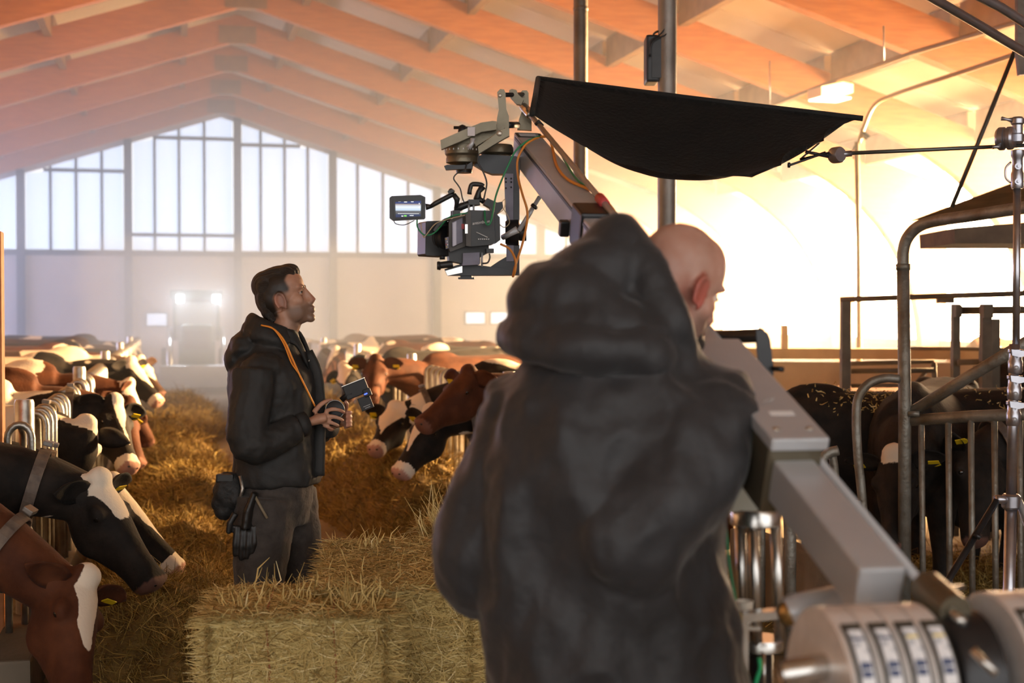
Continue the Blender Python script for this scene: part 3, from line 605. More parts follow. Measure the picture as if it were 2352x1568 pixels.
# ------------------------------------------------------------------ people
def skin_mat(name, skin, skin2, hair, stub):
    m = bpy.data.materials.new(name); m.use_nodes = True; nt = m.node_tree; b = nt.nodes['Principled BSDF']; N = nt.nodes.new; L = nt.links.new
    b.inputs['Roughness'].default_value = .48; b.inputs['Subsurface Weight'].default_value = .08; b.inputs['Subsurface Radius'].default_value = (.01, .004, .002); b.inputs['Subsurface Scale'].default_value = .5
    tc = N('ShaderNodeTexCoord'); n = N('ShaderNodeTexNoise'); n.inputs['Scale'].default_value = 22; n.inputs['Detail'].default_value = 5; L(tc.outputs['Object'], n.inputs['Vector'])
    x = N('ShaderNodeMix'); x.data_type = 'RGBA'; x.inputs[6].default_value = (*skin, 1); x.inputs[7].default_value = (*skin2, 1); r = N('ShaderNodeMapRange'); r.inputs[1].default_value = .35; r.inputs[2].default_value = .7; L(n.outputs[0], r.inputs[0]); L(r.outputs[0], x.inputs[0])
    prev = x.outputs[2]
    for nm, c in (('red', (.42, .10, .07)), ('stub', stub), ('hair', hair)):
        a = N('ShaderNodeAttribute'); a.attribute_name = nm; y = N('ShaderNodeMix'); y.data_type = 'RGBA'; y.inputs[7].default_value = (*c, 1); L(prev, y.inputs[6]); L(a.outputs['Fac'], y.inputs[0]); prev = y.outputs[2]
    L(prev, b.inputs['Base Color']); return m
def Rm(yaw=0, pitch=0, roll=0): return (Matrix.Rotation(yaw, 3, 'Z') @ Matrix.Rotation(pitch, 3, 'Y') @ Matrix.Rotation(roll, 3, 'X'))
def add_head(b, c, R, s=0.92, neck_to=None, nose=1.0):
    """head shapes into b; local head frame x forwards, z up, c between the ears"""
    c = V(c); T = lambda p: c + R @ (V(p)*s)
    def el(p, r, rot=None): b.ell(T(p), tuple(a*s for a in r), R if rot is None else R @ rot, 3)
    el((-.012, 0, .048), (.102, .079, .098)); el((-.045, 0, .03), (.072, .074, .085)); el((.03, 0, .06), (.066, .069, .080))
    el((.030, 0, -.03), (.060, .060, .075)); el((.045, 0, -.068), (.045, .046, .045)); el((.084, 0, -.098), (.021, .026, .020)); el((.07, 0, -.055), (.033, .034, .038))
    el((.050, 0, .008), (.046, .029, .055)); el((.040, 0, -.045), (.058, .054, .060))
    for y in (-1, 1):
        el((.025, y*.040, -.055), (.050, .022, .045)); el((.048, y*.042, -.010), (.034, .022, .030)); el((.079, y*.032, .041), (.017, .027, .009)); el((.104, y*.013, -.030), (.010, .008, .008))
        # ear
        e0 = T((-.012, y*.080, .002)); Re = R @ Matrix.Rotation(-y*.35, 3, 'Z') @ Matrix.Rotation(-.22, 3, 'Y')
        pts = [e0 + Re @ (V((.022*math.cos(a)+.004*math.sin(a), y*.010, .035*math.sin(a)))*s) for a in [math.radians(k) for k in range(-70, 231, 20)]]
        b.tube(pts, .0052*s*1.15, 8); b.ell(e0 + Re @ V((0, y*.003, 0)), (.019*s, .006*s, .030*s), Re, 2); b.ell(e0 + Re @ V((.008*s, y*.006, -.034*s)), (.010*s, .006*s, .011*s), Re, 2)
        b.ell(e0 + Re @ V((.018*s, y*.006, -.002*s)), (.006*s, .006*s, .010*s), Re, 2)
    b.tube([T(p) for p in [(.086, 0, .038), (.094, 0, .016), (.104*nose, 0, -.008), (.114*nose, 0, -.024), (.103, 0, -.034)]], [.012*s, .0125*s, .0145*s, .0155*s, .012*s], 10)
    el((.102, 0, -.057), (.013, .023, .0070)); el((.101, 0, -.071), (.012, .020, .0072)); el((.088, 0, -.046), (.018, .024, .012))
    if neck_to is not None: b.tube([T((-.02, 0, -.04)), T((-.015, 0, -.09)), V(neck_to)], [.060*s, .058*s, .066*s], 16)
    return T
def head_attrs(me, c, R, s, hair_fn, stub_fn, red_fn=None):
    co = (get_co(me) - np.array(c)) @ np.array(R) / s
    for nm, fn in (('hair', hair_fn), ('stub', stub_fn), ('red', red_fn)):
        a = me.attributes.new(nm, 'FLOAT', 'POINT'); v = np.zeros(len(co), np.float32) if fn is None else fn(co[:, 0], co[:, 1], co[:, 2]).astype(np.float32)
        a.data.foreach_set('value', np.clip(v, 0, 1))
def sstep(x, a, b): t = np.clip((x-a)/(b-a), 0, 1); return t*t*(3-2*t)
def finger(b, pts, r0=.0095, r1=.0078): k = len(pts); b.tube(smooth_pts(pts, 3), [r0+(r1-r0)*i/(3*(k-1)) for i in range(3*(k-1)+1)], 10); b.ell(pts[-1], r1*1.02, None, 2)
def wrinkle(me, amp, sc, seed, axis=(1, 1, 1), mask=None):
    co, no = get_co(me), get_no(me); k = np.array([mnoise.fractal(V((p[0]*sc*axis[0]+seed, p[1]*sc*axis[1], p[2]*sc*axis[2])), 1.0, 2.1, 3) for p in co]); k = 1-2*np.abs(k)
    if mask is not None: k = k*mask(co)
    set_co(me, co + no*(k*amp)[:, None])
M_jacket = mat('black_jacket', (.018, .018, .0175), .66, 0, (.024, .023, .022), 7, .25, 18, spec=.4)
M_jlin = mat('jacket_lining', (.30, .22, .15), .8, 0, (.2, .15, .1), 9)
M_jeans = mat('charcoal_jeans', (.030, .024, .020), .8, 0, (.05, .04, .034), 25, .2, 90, sheen=.1)
M_shoe = mat('black_leather', (.012, .011, .010), .45)
M_hair = mat('dark_hair', (.014, .010, .008), .38, 0, (.035, .025, .018), 60, .5, 90, (1, 6, 6))
M_white = mat('eye_white', (.50, .46, .42), .2); M_iris = mat('eye_iris', (.04, .025, .015), .1)
M_lan = mat('orange_lanyard', (.80, .27, .02), .55)
M_coat = mat('dark_softshell', (.014, .014, .016), .58, 0, (.022, .022, .025), 6, .25, 22, spec=.4, sheen=.15)
SK1 = skin_mat('skin_tan', (.50, .28, .19), (.42, .21, .13), (.020, .014, .010), (.13, .085, .06))
SK2 = skin_mat('skin_pink', (.52, .30, .23), (.44, .21, .15), (.20, .13, .10), (.10, .06, .045))
# --- director in profile
O1 = P(630, 784, 5.75); O1.z = 0
p1 = thing('person', 'person in black hooded jacket with orange lanyard looking up at the camera head', 'person', O1, -YAW); p1.scale = (.985,)*3
hc, hR_, hs_ = V((.048, 0, 1.712)), Rm(0, -.27, 0), .95
b = B(); add_head(b, hc, hR_, hs_, (-.005, 0, 1.50))
b.loft([ering((x, 0, z), (1, 0, 0), (0, 1, 0), rx, ry) for z, x, rx, ry in [(.90, .0, .10, .13), (1.0, .0, .11, .145), (1.2, -.01, .10, .14), (1.38, -.01, .12, .165), (1.46, -.01, .09, .13), (1.52, -.005, .06, .065)]])
ARM = {-1: [(-.045, -.185, 1.43), (-.055, -.245, 1.15), (.150, -.125, 1.222)], 1: [(-.02, .185, 1.43), (.0, .24, 1.15), (.225, .055, 1.195)]}
for sg in (-1, 1): b.tube(ARM[sg], [.055, .042, .029], 10); b.tube([(-.01 if sg < 0 else .03, sg*.095, .95), (-.06 if sg < 0 else .09, sg*.11, .50), (-.07 if sg < 0 else .07, sg*.11, .08)], [.055, .05, .04], 10)
for sg in (-1, 1): b.tube([((-.10 if sg < 0 else .04), sg*.11, .05), ((.12 if sg < 0 else .26), sg*.12, .04)], [.035, .03], 10)
# near hand
b.tube([(.140, -.125, 1.220), (.168, -.122, 1.228), (.20, -.118, 1.238), (.228, -.113, 1.243)], [.027, .034, .040, .036], 12, flat=.55)
finger(b, [(.222, -.112, 1.268), (.255, -.118, 1.277), (.280, -.108, 1.272), (.296, -.086, 1.262)])
finger(b, [(.226, -.116, 1.248), (.258, -.120, 1.247), (.280, -.108, 1.238), (.290, -.088, 1.230)])
finger(b, [(.224, -.114, 1.228), (.250, -.117, 1.222), (.266, -.103, 1.213), (.270, -.084, 1.208)])
finger(b, [(.214, -.110, 1.212), (.234, -.112, 1.204), (.246, -.098, 1.196), (.248, -.082, 1.194)], .0085, .007)
finger(b, [(.175, -.108, 1.262), (.200, -.088, 1.292), (.222, -.072, 1.306), (.240, -.064, 1.310)], .0115, .009)
# far hand
b.tube([(.215, .06, 1.195), (.245, .045, 1.205), (.27, .025, 1.215), (.285, .01, 1.225)], [.026, .032, .036, .030], 12, flat=.6)
for k, (z, r) in enumerate([(1.255, .009), (1.235, .009), (1.217, .0085), (1.20, .008)]): finger(b, [(.285, .012, z-.008), (.31, -.01, z), (.315, -.035, z+.004), (.302, -.055, z+.004)], r, r*.85)
finger(b, [(.265, .02, 1.235), (.29, .0, 1.268), (.300, -.03, 1.290), (.297, -.05, 1.302)], .011, .009)
me = remesh(b.bm, .0046, 6, 'body', .5)
head_attrs(me, hc, hR_, hs_, lambda x, y, z: sstep(z, .02, .045)*sstep(.048-np.abs(z-.05)*.25+.03*sstep(z, .08, .12)-x, 0, .018)*(np.abs(z) < .3) + sstep(-.028-x, 0, .02)*sstep(z, -.075, -.05),
           lambda x, y, z: .75*sstep(z, -.16, -.10)*(1-sstep(z, -.048, -.02))*sstep(x, -.02, .02)*(np.abs(y) < .12) + .45*sstep(.03-x, 0, .02)*sstep(x, -.03, .0)*sstep(z, -.05, -.02)*(1-sstep(z, .03, .05)),
           lambda x, y, z: .45*(np.abs(z+.064) < .011)*(x > .092)*(np.abs(y) < .024) + .25*(x > .112) + .35*(np.abs(y) > .081)*(np.abs(z) < .06))
link('body', me, SK1, p1)
T = lambda p: hc + hR_ @ (V(p)*hs_)
for y in (-1, 1):
    e = B().ell(T((.0700, y*.0315, .017)), .0125*hs_).obj('eye', M_white, p1, True); B().ell(T((.0790, y*.0335, .020)), .0066*hs_).obj('iris', M_iris, e, True)
    B().tube([T((.094, y*.018, .037)), T((.0915, y*.034, .044)), T((.076, y*.052, .038))], [.004, .0045, .0025], 8).obj('eyebrow', M_hair, p1, True)
    B().tube([T((.082, y*.020, .024)), T((.0815, y*.033, .0275)), T((.070, y*.046, .020))], [.0045, .0058, .004], 8).obj('eyelid', SK1, p1, True)
    B().tube([T((.081, y*.021, .012)), T((.0785, y*.034, .0085)), T((.068, y*.046, .012))], [.004, .0050, .004], 8).obj('eyelid', SK1, p1, True)
h = B(); RH = hR_
for c_, r_ in [((-.012, 0, .098), (.098, .064, .060)), ((.035, 0, .118), (.056, .058, .036)), ((.062, .0, .112), (.030, .050, .026)), ((-.06, 0, .085), (.066, .070, .066)), ((-.082, 0, .030), (.042, .066, .072)), ((-.080, 0, -.02), (.034, .058, .048)), ((-.074, 0, -.05), (.026, .05, .03))]:
    h.ell(T(c_), tuple(a*hs_ for a in r_), RH, 3)
hm = remesh(h.bm, .004, 4, 'hair'); co_ = get_co(hm); no_ = get_no(hm); lc = (co_-np.array(hc)) @ np.array(hR_)
g = np.sin(lc[:, 1]*330+np.sin(lc[:, 0]*22)*2.5+lc[:, 2]*60)*.0016+np.sin(lc[:, 1]*140+lc[:, 0]*30)*.002; set_co(hm, co_+no_*g[:, None]); link('hair', hm, M_hair, p1)
# jacket
b = B()
b.loft([ering((x, 0, z), (1, 0, 0), (0, 1, 0), rx, ry, 28, .08) for z, x, rx, ry in [(.965, .012, .170, .180), (1.0, .012, .176, .185), (1.06, .005, .168, .182), (1.15, .0, .166, .182), (1.25, -.002, .172, .19), (1.35, -.004, .178, .205), (1.42, -.008, .172, .205), (1.475, -.012, .14, .175), (1.52, -.008, .105, .115)]])
for sg in (-1, 1):
    a_ = ARM[sg]; pts = smooth_pts(a_, 6); n = len(pts); b.tube(pts[:-1], [.088-.036*(i/(n-1)) + .012*math.exp(-((i/(n-1)-.5)/.12)**2) for i in range(n-1)], 14)
    b.ell((-.02, sg*.165, 1.445), (.09, .07, .06))
# hood folded on the back, standing collar
b.ell((-.115, 0, 1.520), (.065, .135, .072)); b.ell((-.152, 0, 1.475), (.045, .115, .065)); b.ell((-.075, 0, 1.585), (.045, .095, .040)); b.loft([ering((x, 0, z), (1, 0, 0), (0, 1, 0), rx, ry) for z, x, rx, ry in [(1.48, -.01, .13, .15), (1.54, -.005, .108, .114), (1.595, .0, .092, .096)]])
ring = [( .0+.090*math.cos(a), .092*math.sin(a), 1.598+.035*(-math.cos(a))) for a in [math.radians(k) for k in range(38, 323, 15)]]
b.tube(ring, .026, 10); b.tube([(x*1.12, y*1.12, z-.035) for x, y, z in ring], .034, 10)
jm = remesh(b.bm, .0085, 3, 'jacket'); wrinkle(jm, .005, 6, 3, (1.6, 1.6, .6)); wrinkle(jm, .003, 9, 5, (.8, .8, 1.4)); wrinkle(jm, .0015, 20, 8); jk = link('jacket', jm, M_jacket, p1)
# open collar flaps, placket with snaps, lining, cuffs
for sg in (-1, 1):
    c = B(); rows = []
    for f in np.linspace(0, 1, 7):
        rows.append([V((.06+.075*f, sg*(.085-.03*f), 1.600-.10*f+.03*math.sin(f*PI)))+V((.014*q, sg*.012*q, -.055*q*(1+.2*f))) for q in np.linspace(0, 1, 5)] )
    bm2 = bmesh.new(); vv = [[bm2.verts.new(p) for p in r] for r in rows]
    for a_, b_ in zip(vv, vv[1:]):
        for k in range(4): bm2.faces.new((a_[k], a_[k+1], b_[k+1], b_[k]))
    mo = to_mesh(bm2, 'flap', True); fo = link('collar_flap', mo, M_jacket, jk); sd = fo.modifiers.new('t', 'SOLIDIFY'); sd.thickness = .012; sd.offset = 0
c = B(); c.tube(smooth_pts([(.135, -.03, 1.50), (.172, -.04, 1.42), (.184, -.03, 1.30), (.184, -.02, 1.22), (.182, -.03, 1.10), (.182, -.05, 1.0)], 4), .016, 8, flat=2.0); c.obj('placket', M_jacket, jk, True)
c = B(); c.tube(smooth_pts([(.182, .015, 1.20), (.188, .01, 1.14), (.178, .02, 1.08), (.190, .015, 1.03), (.180, .02, .985)], 4), .013, 8); c.obj('lining', M_jlin, jk, True)
for z in (1.47, 1.24, 1.215): B().ell((.186 if z < 1.4 else .150, -.052, z), (.004, .006, .006), None, 2).obj('snap', M_galv, jk, True)
for sg in (-1, 1):
    a0, a1 = V(ARM[sg][1]), V(ARM[sg][2]); q = a1+(a1-a0).normalized()*-.012; B().tube([q-(a1-a0).normalized()*.03, q+(a1-a0).normalized()*.012], [.052, .049], 18).obj('cuff', M_jacket, jk, True)
# lanyard
for off in (0, .014):
    lp = smooth_pts([(-.03, -.132, 1.615), (.02, -.136, 1.60), (.062, -.140, 1.555-off), (.098-off*.3, -.152, 1.48-off), (.125, -.156, 1.42), (.152, -.142, 1.36), (.180, -.104, 1.29)], 5)
    B().tube(lp, .0078, 8, flat=.45).obj('lanyard', M_lan, p1, True)
# trousers and shoes
b = B(); b.loft([ering((x, 0, z), (1, 0, 0), (0, 1, 0), rx, ry) for z, x, rx, ry in [(.80, .01, .12, .15), (.88, .01, .14, .17), (.95, .008, .148, .172), (1.02, .005, .145, .168)]])
b.tube(smooth_pts([(-.02, -.09, .92), (-.035, -.10, .72), (-.055, -.105, .50), (-.065, -.11, .28), (-.07, -.11, .06)], 3), [.128-.0048*i for i in range(13)], 14)
b.tube(smooth_pts([(.045, .09, .92), (.075, .10, .72), (.092, .105, .50), (.085, .11, .28), (.075, .11, .06)], 3), [.112-.0035*i for i in range(13)], 14)
tm = remesh(b.bm, .010, 3, 'trousers'); wrinkle(tm, .004, 9, 11, (1, 1, 1.4)); tr = link('trousers', tm, M_jeans, p1)
B().tube([(.146*math.cos(a)+.006, .166*math.sin(a), 1.0) for a in [2*PI*k/24 for k in range(25)]], .018, 8, flat=.45).obj('belt', M_shoe, tr, True)
for sg, x in ((-1, -.07), (1, .075)): B().loft([ering((x+dx, sg*.115, h_/2), (0, 1, 0), (0, 0, 1), w_, h_/2, 14, .3) for dx, w_, h_ in [(-.11, .02, .05), (-.09, .042, .10), (.0, .045, .11), (.08, .05, .075), (.17, .045, .06), (.20, .02, .035)]]).obj('shoe', M_shoe, p1, True)
# pouch and gloves on the belt
def on_person(p): return p1.matrix_world @ V(p)
bpy.context.view_layer.update()
pw = thing('belt_pouch', 'bulky black pouch hanging at the back hip of the director', 'pouch', on_person((-.165, -.115, .90)), -YAW)
b = B(); b.ell((0, 0, .05), (.060, .055, .075)); b.ell((-.02, .01, -.01), (.05, .045, .06)); b.ell((.025, -.01, .03), (.04, .045, .06)); pm = remesh(b.bm, .007, 2, 'pouch'); wrinkle(pm, .007, 14, 31); link('pouch_body', pm, mat('pouch_nylon', (.012, .012, .012), .7, 0, (.02, .02, .02), 20, .4, 40), pw)
B().tube([(.05, -.03, .11), (.06, -.035, .06), (.052, -.045, .02)], .008, 8).obj('carabiner', M_galv, pw, True)
B().box((-.01, -.03, .10), (.07, .03, .035), None, .008).obj('flap', M_shoe, pw)
gl = thing('work_glove', 'black leather work glove hanging fingers down from the belt', 'glove', on_person((-.080, -.205, .79)), -YAW)
b = B(); b.tube([(.035, 0, .16), (.01, 0, .09), (0, 0, .02)], [.028, .045, .046], 12, flat=.45)
for k, (x, ln) in enumerate([(-.036, .085), (-.013, .10), (.011, .095), (.033, .075)]): b.tube([(x, 0, .03), (x-.006+.002*k, -.006, -ln*.5), (x-.008, .0, -ln)], [.0125, .0125, .010], 10); b.ell((x-.008, 0, -ln), .010, None, 2)
b.tube([(-.04, -.005, .08), (-.062, -.012, .04), (-.068, -.012, .0)], [.014, .013, .010], 10)
link('glove_body', remesh(b.bm, .005, 2, 'glove'), M_shoe, gl); B().tube([(.035, -.012, .15), (.062, -.014, .10), (.085, -.016, .06)], .006, 8).obj('strap', mat('strap_edge', (.20, .16, .10), .6), gl, True)
# --- bald person in the dark coat, back to the camera
O2 = P(1380, 784, 2.9); O2.z = 0
p2 = thing('person', 'bald person in dark hooded coat leaning over the crane, seen from behind', 'person', O2, -YAW)
hc2, hR2, hs2 = V((.165, .10, 1.690)), Rm(.62, .38, .10), .98
b = B(); add_head(b, hc2, hR2, hs2, (.085, .03, 1.52))
b.loft([ering((x, y, z), (1, 0, 0), (0, 1, 0), rx, ry) for z, x, y, rx, ry in [(.95, .02, -.02, .15, .10), (1.2, .0, -.01, .16, .10), (1.42, .02, .0, .18, .10), (1.50, .05, .02, .12, .08), (1.56, .085, .03, .07, .065)]])
A2 = {1: [(.20, -.02, 1.44), (.03, -.14, 1.18), (.14, .22, 1.12)], -1: [(-.155, .03, 1.42), (-.235, .0, 1.13), (-.07, .26, 1.10)]}
for sg in (-1, 1):
    b.tube(A2[sg], [.055, .045, .03], 10); e = V(A2[sg][2]); f_ = (e-V(A2[sg][1])).normalized()
    b.tube([e, e+f_*.05, e+f_*.09], [.028, .038, .034], 12, flat=.6); up_ = V((0, 0, 1)); sd_ = f_.cross(up_).normalized()
    for k in range(4): finger(b, [e+f_*.085+up_*(.03-.02*k), e+f_*.12+up_*(.032-.021*k), e+f_*.14+up_*(.024-.02*k)+sd_*.015*-sg, e+f_*.135+up_*(.015-.02*k)+sd_*.03*-sg])
    finger(b, [e+f_*.04+up_*.025, e+f_*.07+up_*.05+sd_*-sg*.015, e+f_*.10+up_*.055+sd_*-sg*.02], .011, .009)
    b.tube([(.02+sg*.10, -.02, .95), (.03+sg*.11, .0, .50), (.03+sg*.11, -.03, .06)], [.09, .06, .045], 10); b.tube([(.03+sg*.11, -.06, .05), (.05+sg*.12, .15, .04)], [.04, .032], 10)
me = remesh(b.bm, .0065, 3, 'body')
head_attrs(me, hc2, hR2, hs2, lambda x, y, z: .35*sstep(z, -.03, .05)*sstep(.03-x, 0, .05)*(np.abs(z) < .3)*(1-sstep(z, .10, .14)*.7), lambda x, y, z: .7*sstep(z, -.16, -.10)*(1-sstep(z, -.045, -.02))*sstep(x, .0, .04)*(np.abs(y) < .12),
           lambda x, y, z: .8*(np.abs(y) > .080)*(np.abs(z) < .055)*(np.abs(x) < .05) + .35*sstep(.06-np.abs(z+.02), 0, .04)*sstep(.05-np.abs(x+.02), 0, .04))
link('body', me, SK2, p2)
T2 = lambda p: hc2 + hR2 @ (V(p)*hs2)
for y in (-1, 1): e = B().ell(T2((.074, y*.0315, .017)), .0135).obj('eye', M_white, p2, True); B().ell(T2((.085, y*.0325, .018)), .0062).obj('iris', M_iris, e, True)
b = B(); b.ell(T2((.075, 0, -.085)), (.04, .042, .034), hR2, 3); bd_ = link('beard', remesh(b.bm, .006, 2, 'beard'), M_hair, p2)
# coat
b = B()
b.loft([ering((x, y, z), (1, 0, 0), (0, 1, 0), rx, ry, 32, .10) for z, x, y, rx, ry in [(.52, .04, -.03, .265, .20), (.70, .04, -.03, .26, .195), (.89, .036, -.03, .255, .19), (1.0, .018, -.03, .25, .185), (1.17, .0, -.03, .238, .185), (1.30, .008, -.025, .236, .19), (1.42, .016, -.015, .232, .185), (1.49, .028, .0, .21, .165), (1.54, .04, .015, .185, .14), (1.575, .055, .025, .14, .115)]])
sl = [V(q) for q in ((.20, -.02, 1.45), (.15, -.085, 1.35), (.085, -.135, 1.26), (.03, -.15, 1.19))]; b.tube(sl, [.12, .128, .125, .105], 18); b.ell(sl[-1], (.12, .10, .085), Rm(0, .5), 3)
b.tube([(.03, -.14, 1.175), (.08, -.03, 1.165), (.11, .08, 1.15), (.135, .19, 1.125)], [.095, .088, .075, .06], 16); n = 13
pts = smooth_pts(A2[-1], 6); b.tube(pts[:-1], [.10-.04*(i/(n-1))+.012*math.exp(-((i/(n-1)-.5)/.15)**2) for i in range(n-1)], 16)
b.ell((.19, -.03, 1.475), (.10, .10, .075)); b.ell((-.135, .02, 1.44), (.10, .10, .075))
# hood
for c_, r_, yw in [((-.03, -.03, 1.615), (.155, .115, .070), 0), ((-.055, -.02, 1.665), (.125, .10, .075), 0), ((.0, .0, 1.715), (.095, .085, .080), 0), ((.025, .01, 1.775), (.055, .06, .058), 0), ((.075, -.03, 1.600), (.085, .10, .055), 0), ((.07, .0, 1.66), (.07, .08, .07), 0)]: b.ell(c_, r_, Rm(yw), 3)
b.tube(smooth_pts([(.045, .10, 1.80), (.068, -.01, 1.765), (.105, -.06, 1.685), (.150, -.075, 1.610), (.175, -.03, 1.555), (.18, .05, 1.545)], 5), .030, 10)
b.tube(smooth_pts([(-.175, .02, 1.60), (-.15, -.09, 1.585), (-.04, -.135, 1.575), (.08, -.12, 1.56), (.17, -.06, 1.54)], 5), .032, 10)
b.tube(smooth_pts([(-.13, .0, 1.68), (-.08, -.085, 1.665), (.03, -.095, 1.645), (.12, -.08, 1.615)], 5), .028, 10)
cm = remesh(b.bm, .011, 3, 'coat'); wrinkle(cm, .020, 2.8, 21, (1.3, 1.3, .9)); wrinkle(cm, .008, 7, 23, (1, 1, .6)); ct = link('coat', cm, M_coat, p2)
tr2 = B()
for sg in (-1, 1): tr2.tube([(.02+sg*.10, -.02, .95), (.03+sg*.11, .0, .50), (.03+sg*.11, -.03, .06)], [.13, .095, .075], 14)
link('trousers', remesh(tr2.bm, .014, 2, 'trousers'), M_jeans, p2)
for sg in (-1, 1): B().loft([ering((.03+sg*.115, -.03+dx, h_/2), (1, 0, 0), (0, 0, 1), w_, h_/2, 14, .3) for dx, w_, h_ in [(-.11, .02, .05), (-.09, .042, .10), (.0, .045, .11), (.08, .05, .075), (.17, .045, .06), (.20, .02, .035)]]).obj('shoe', M_shoe, p2, True)
# --- focus handset held by the director
hs0 = thing('focus_handset', 'black wireless focus handset with round wheel and tilted display, held in both hands', 'handset', on_person((.25, -.09, 1.20)), -YAW); hs0.scale = (.985,)*3
M_bl = mat('black_plastic', (.006, .006, .0065), .5, 0, (.010, .010, .011), 30); M_edge = mat('pale_metal_edge', (.5, .46, .42), .3, .9)
def HL(px, py, y=-.07): return V(((px-630)/568-.25, y+.09, 1.65-(py-712)/568-1.20))
c = HL(777, 926)
B().lathe([(0, -.02), (.036, -.02), (.037, -.015), (.037, .012), (.030, .016), (0, .016)], c, (0, -1, .15), 28).obj('wheel', M_bl, hs0, True, 35)
wl_ = B(); wl_.tube([c+V((.0375*math.cos(a), -.014, .0375*math.sin(a))) for a in [2*PI*k/28 for k in range(29)]], .0022, 6); wl_.obj('wheel_ring', mat('grey_ring', (.33, .33, .33), .35, .6), hs0, True)
B().box(HL(775, 945, -.05), (.05, .035, .075), Rm(0, .25), .008).obj('grip', M_bl, hs0)
B().tube([HL(790, 905, -.06), HL(805, 892, -.06), HL(815, 890, -.06)], .012, 10).obj('bracket', M_bl, hs0, True)
a20 = Rm(0, -.38)
m1 = B().box(HL(824, 880, -.06), (.098, .022, .060), a20, .004).obj('display', M_bl, hs0); B().box(HL(824, 880, -.06)+a20 @ V((0, -.001, .0308)), (.098, .026, .003), a20).obj('display_edge', M_edge, m1)
B().box(HL(851, 887, -.075), (.032, .02, .032), a20, .004).obj('receiver', M_bl, hs0)
B().box(HL(848, 890, -.087), (.013, .004, .005), a20).obj('blue_light', mat('blue_led', (.02, .03, .5), .3, emit=(.05, .10, 1.0), estr=3), hs0)
pl_ = B().box(HL(846, 912, -.055), (.052, .010, .056), a20, .002).obj('plate', M_bl, hs0)
for k in range(2): B().box(HL(849+k*2, 918+k*4, -.0615), (.030-.008*k, .001, .0022), a20).obj('print_line', mat('print_grey', (.4, .4, .4), .6), pl_)
# ------------------------------------------------------------------ camera crane
M_anod = mat('grey_anodised', (.44, .45, .47), .34, .25, (.38, .39, .41), 5, .05, 80)
M_olive = mat('olive_anodised', (.17, .145, .10), .38, .65, (.13, .11, .075), 8, .08, 60)
M_blk = mat('black_metal', (.014, .014, .016), .36, .3, (.022, .022, .024), 18)
M_alu = mat('bright_aluminium', (.62, .60, .57), .25, .95, (.50, .48, .45), 12)
M_slate = mat('slate_plate', (.16, .15, .19), .5, .4, (.13, .12, .15), 20)
M_oran = mat('orange_cable', (.62, .22, .03), .5); M_grn = mat('green_cable', (.02, .22, .09), .5); M_beige = mat('beige_wire', (.45, .35, .22), .5)
M_print = mat('white_print', (.75, .75, .75), .6); M_red = mat('red_band', (.45, .05, .05), .5); M_screw = mat('screw_head', (.55, .5, .42), .35, .7)
BA, BB = P(1207, 336, 5.2), P(2050, 1382, 2.3)
bax = (BB-BA).normalized(); bwy = ZU.cross(bax).normalized(); bup = bax.cross(bwy); BL = (BB-BA).length
BM = frame(BA, bax, bwy)
crane = wthing('camera_crane', 'long grey camera crane arm sloping up from round weights to the camera head', 'camera crane', gnd(1745, 3.1))
def bbox(b, x0, x1, y0, y1, z0, z1, bev=.004):
    return b.box(BM @ V(((x0+x1)/2, (y0+y1)/2, (z0+z1)/2)), (x1-x0, y1-y0, z1-z0), BM.to_3x3(), bev)
def BP(x, y, z): return BM @ V((x, y, z))
bo = bbox(B(), .0, BL*.72, -.046, .046, -.052, .052, .006).obj('boom', M_anod, crane)
bbox(B(), .02, .085, -.047, .047, .0525, .0535, 0).obj('boom_label', mat('label_black', (.02, .02, .02), .5), bo)
for k in range(4): bbox(B(), .032+.011*k, .036+.011*k, -.036, .036-.012*(k % 2), .0537, .0541, 0).obj('label_print', M_print, bo)
for s_ in (-1, 1): bbox(B(), .03, BL*.72, s_*.047-.0015, s_*.047+.0015, .030, .040, 0).obj('boom_groove', M_blk, bo)
bbox(B(), BL*.71, BL*.985, -.041, .041, -.050, .035, .006).obj('rear_boom', M_anod, crane)
bbox(B(), BL*.315, BL*.355, -.054, .054, -.06, .066, .008).obj('boom_clamp', M_blk, crane)
B().box(BP(BL*.30, -.06, -.03), (.03, .03, .05), BM.to_3x3(), .006).obj('clamp_lever', M_blk, crane)
# pivot housing with cover plate and screws
hz = bbox(B(), BL*.695, BL*.862, -.058, .058, .062, .088, .005).obj('pivot_cover', M_anod, crane)
bbox(B(), BL*.70, BL*.857, -.055, .055, -.075, .062, .004).obj('pivot_housing', M_olive, crane)
for y in (-.033, .033): B().lathe([(0, 0), (.0075, 0), (.0065, .0025), (0, .0025)], BP(BL*.848, y, .088), bup, 14).obj('screw', M_screw, hz, True)
bbox(B(), BL*.822, BL*.828, -.02, .03, .0882, .0886, 0).obj('logo_bar', M_print, hz)
B().prism([(-.018, -.012), (.0, .006), (.006, -.002), (.018, .012), (.002, -.004), (-.004, .002)], .0004, frame(BP(BL*.805, 0, .0882), bwy, -bax)).obj('logo_mark', M_print, hz)
# push handle over the housing
hb = B(); hb.tube([P(1650, 774, 3.33), P(1748, 770, 3.22)], .0165, 16); hb.obj('handle_grip', M_blk, crane, True, 60)
hb = B(); plate(hb, [(1735, 757), (1750, 757), (1762, 764), (1768, 780), (1776, 850), (1772, 880), (1742, 850), (1738, 800)], 3.22, .018); hb.obj('handle_bracket', M_blk, crane)
hb = B(); plate(hb, [(1640, 757), (1655, 757), (1650, 800), (1642, 840), (1630, 840)], 3.36, .018); hb.obj('handle_bracket', M_blk, crane)
B().cyl(P(1776, 846, 3.2), P(1798, 848, 3.18), .006, 12).obj('handle_knob', M_blk, crane, True)
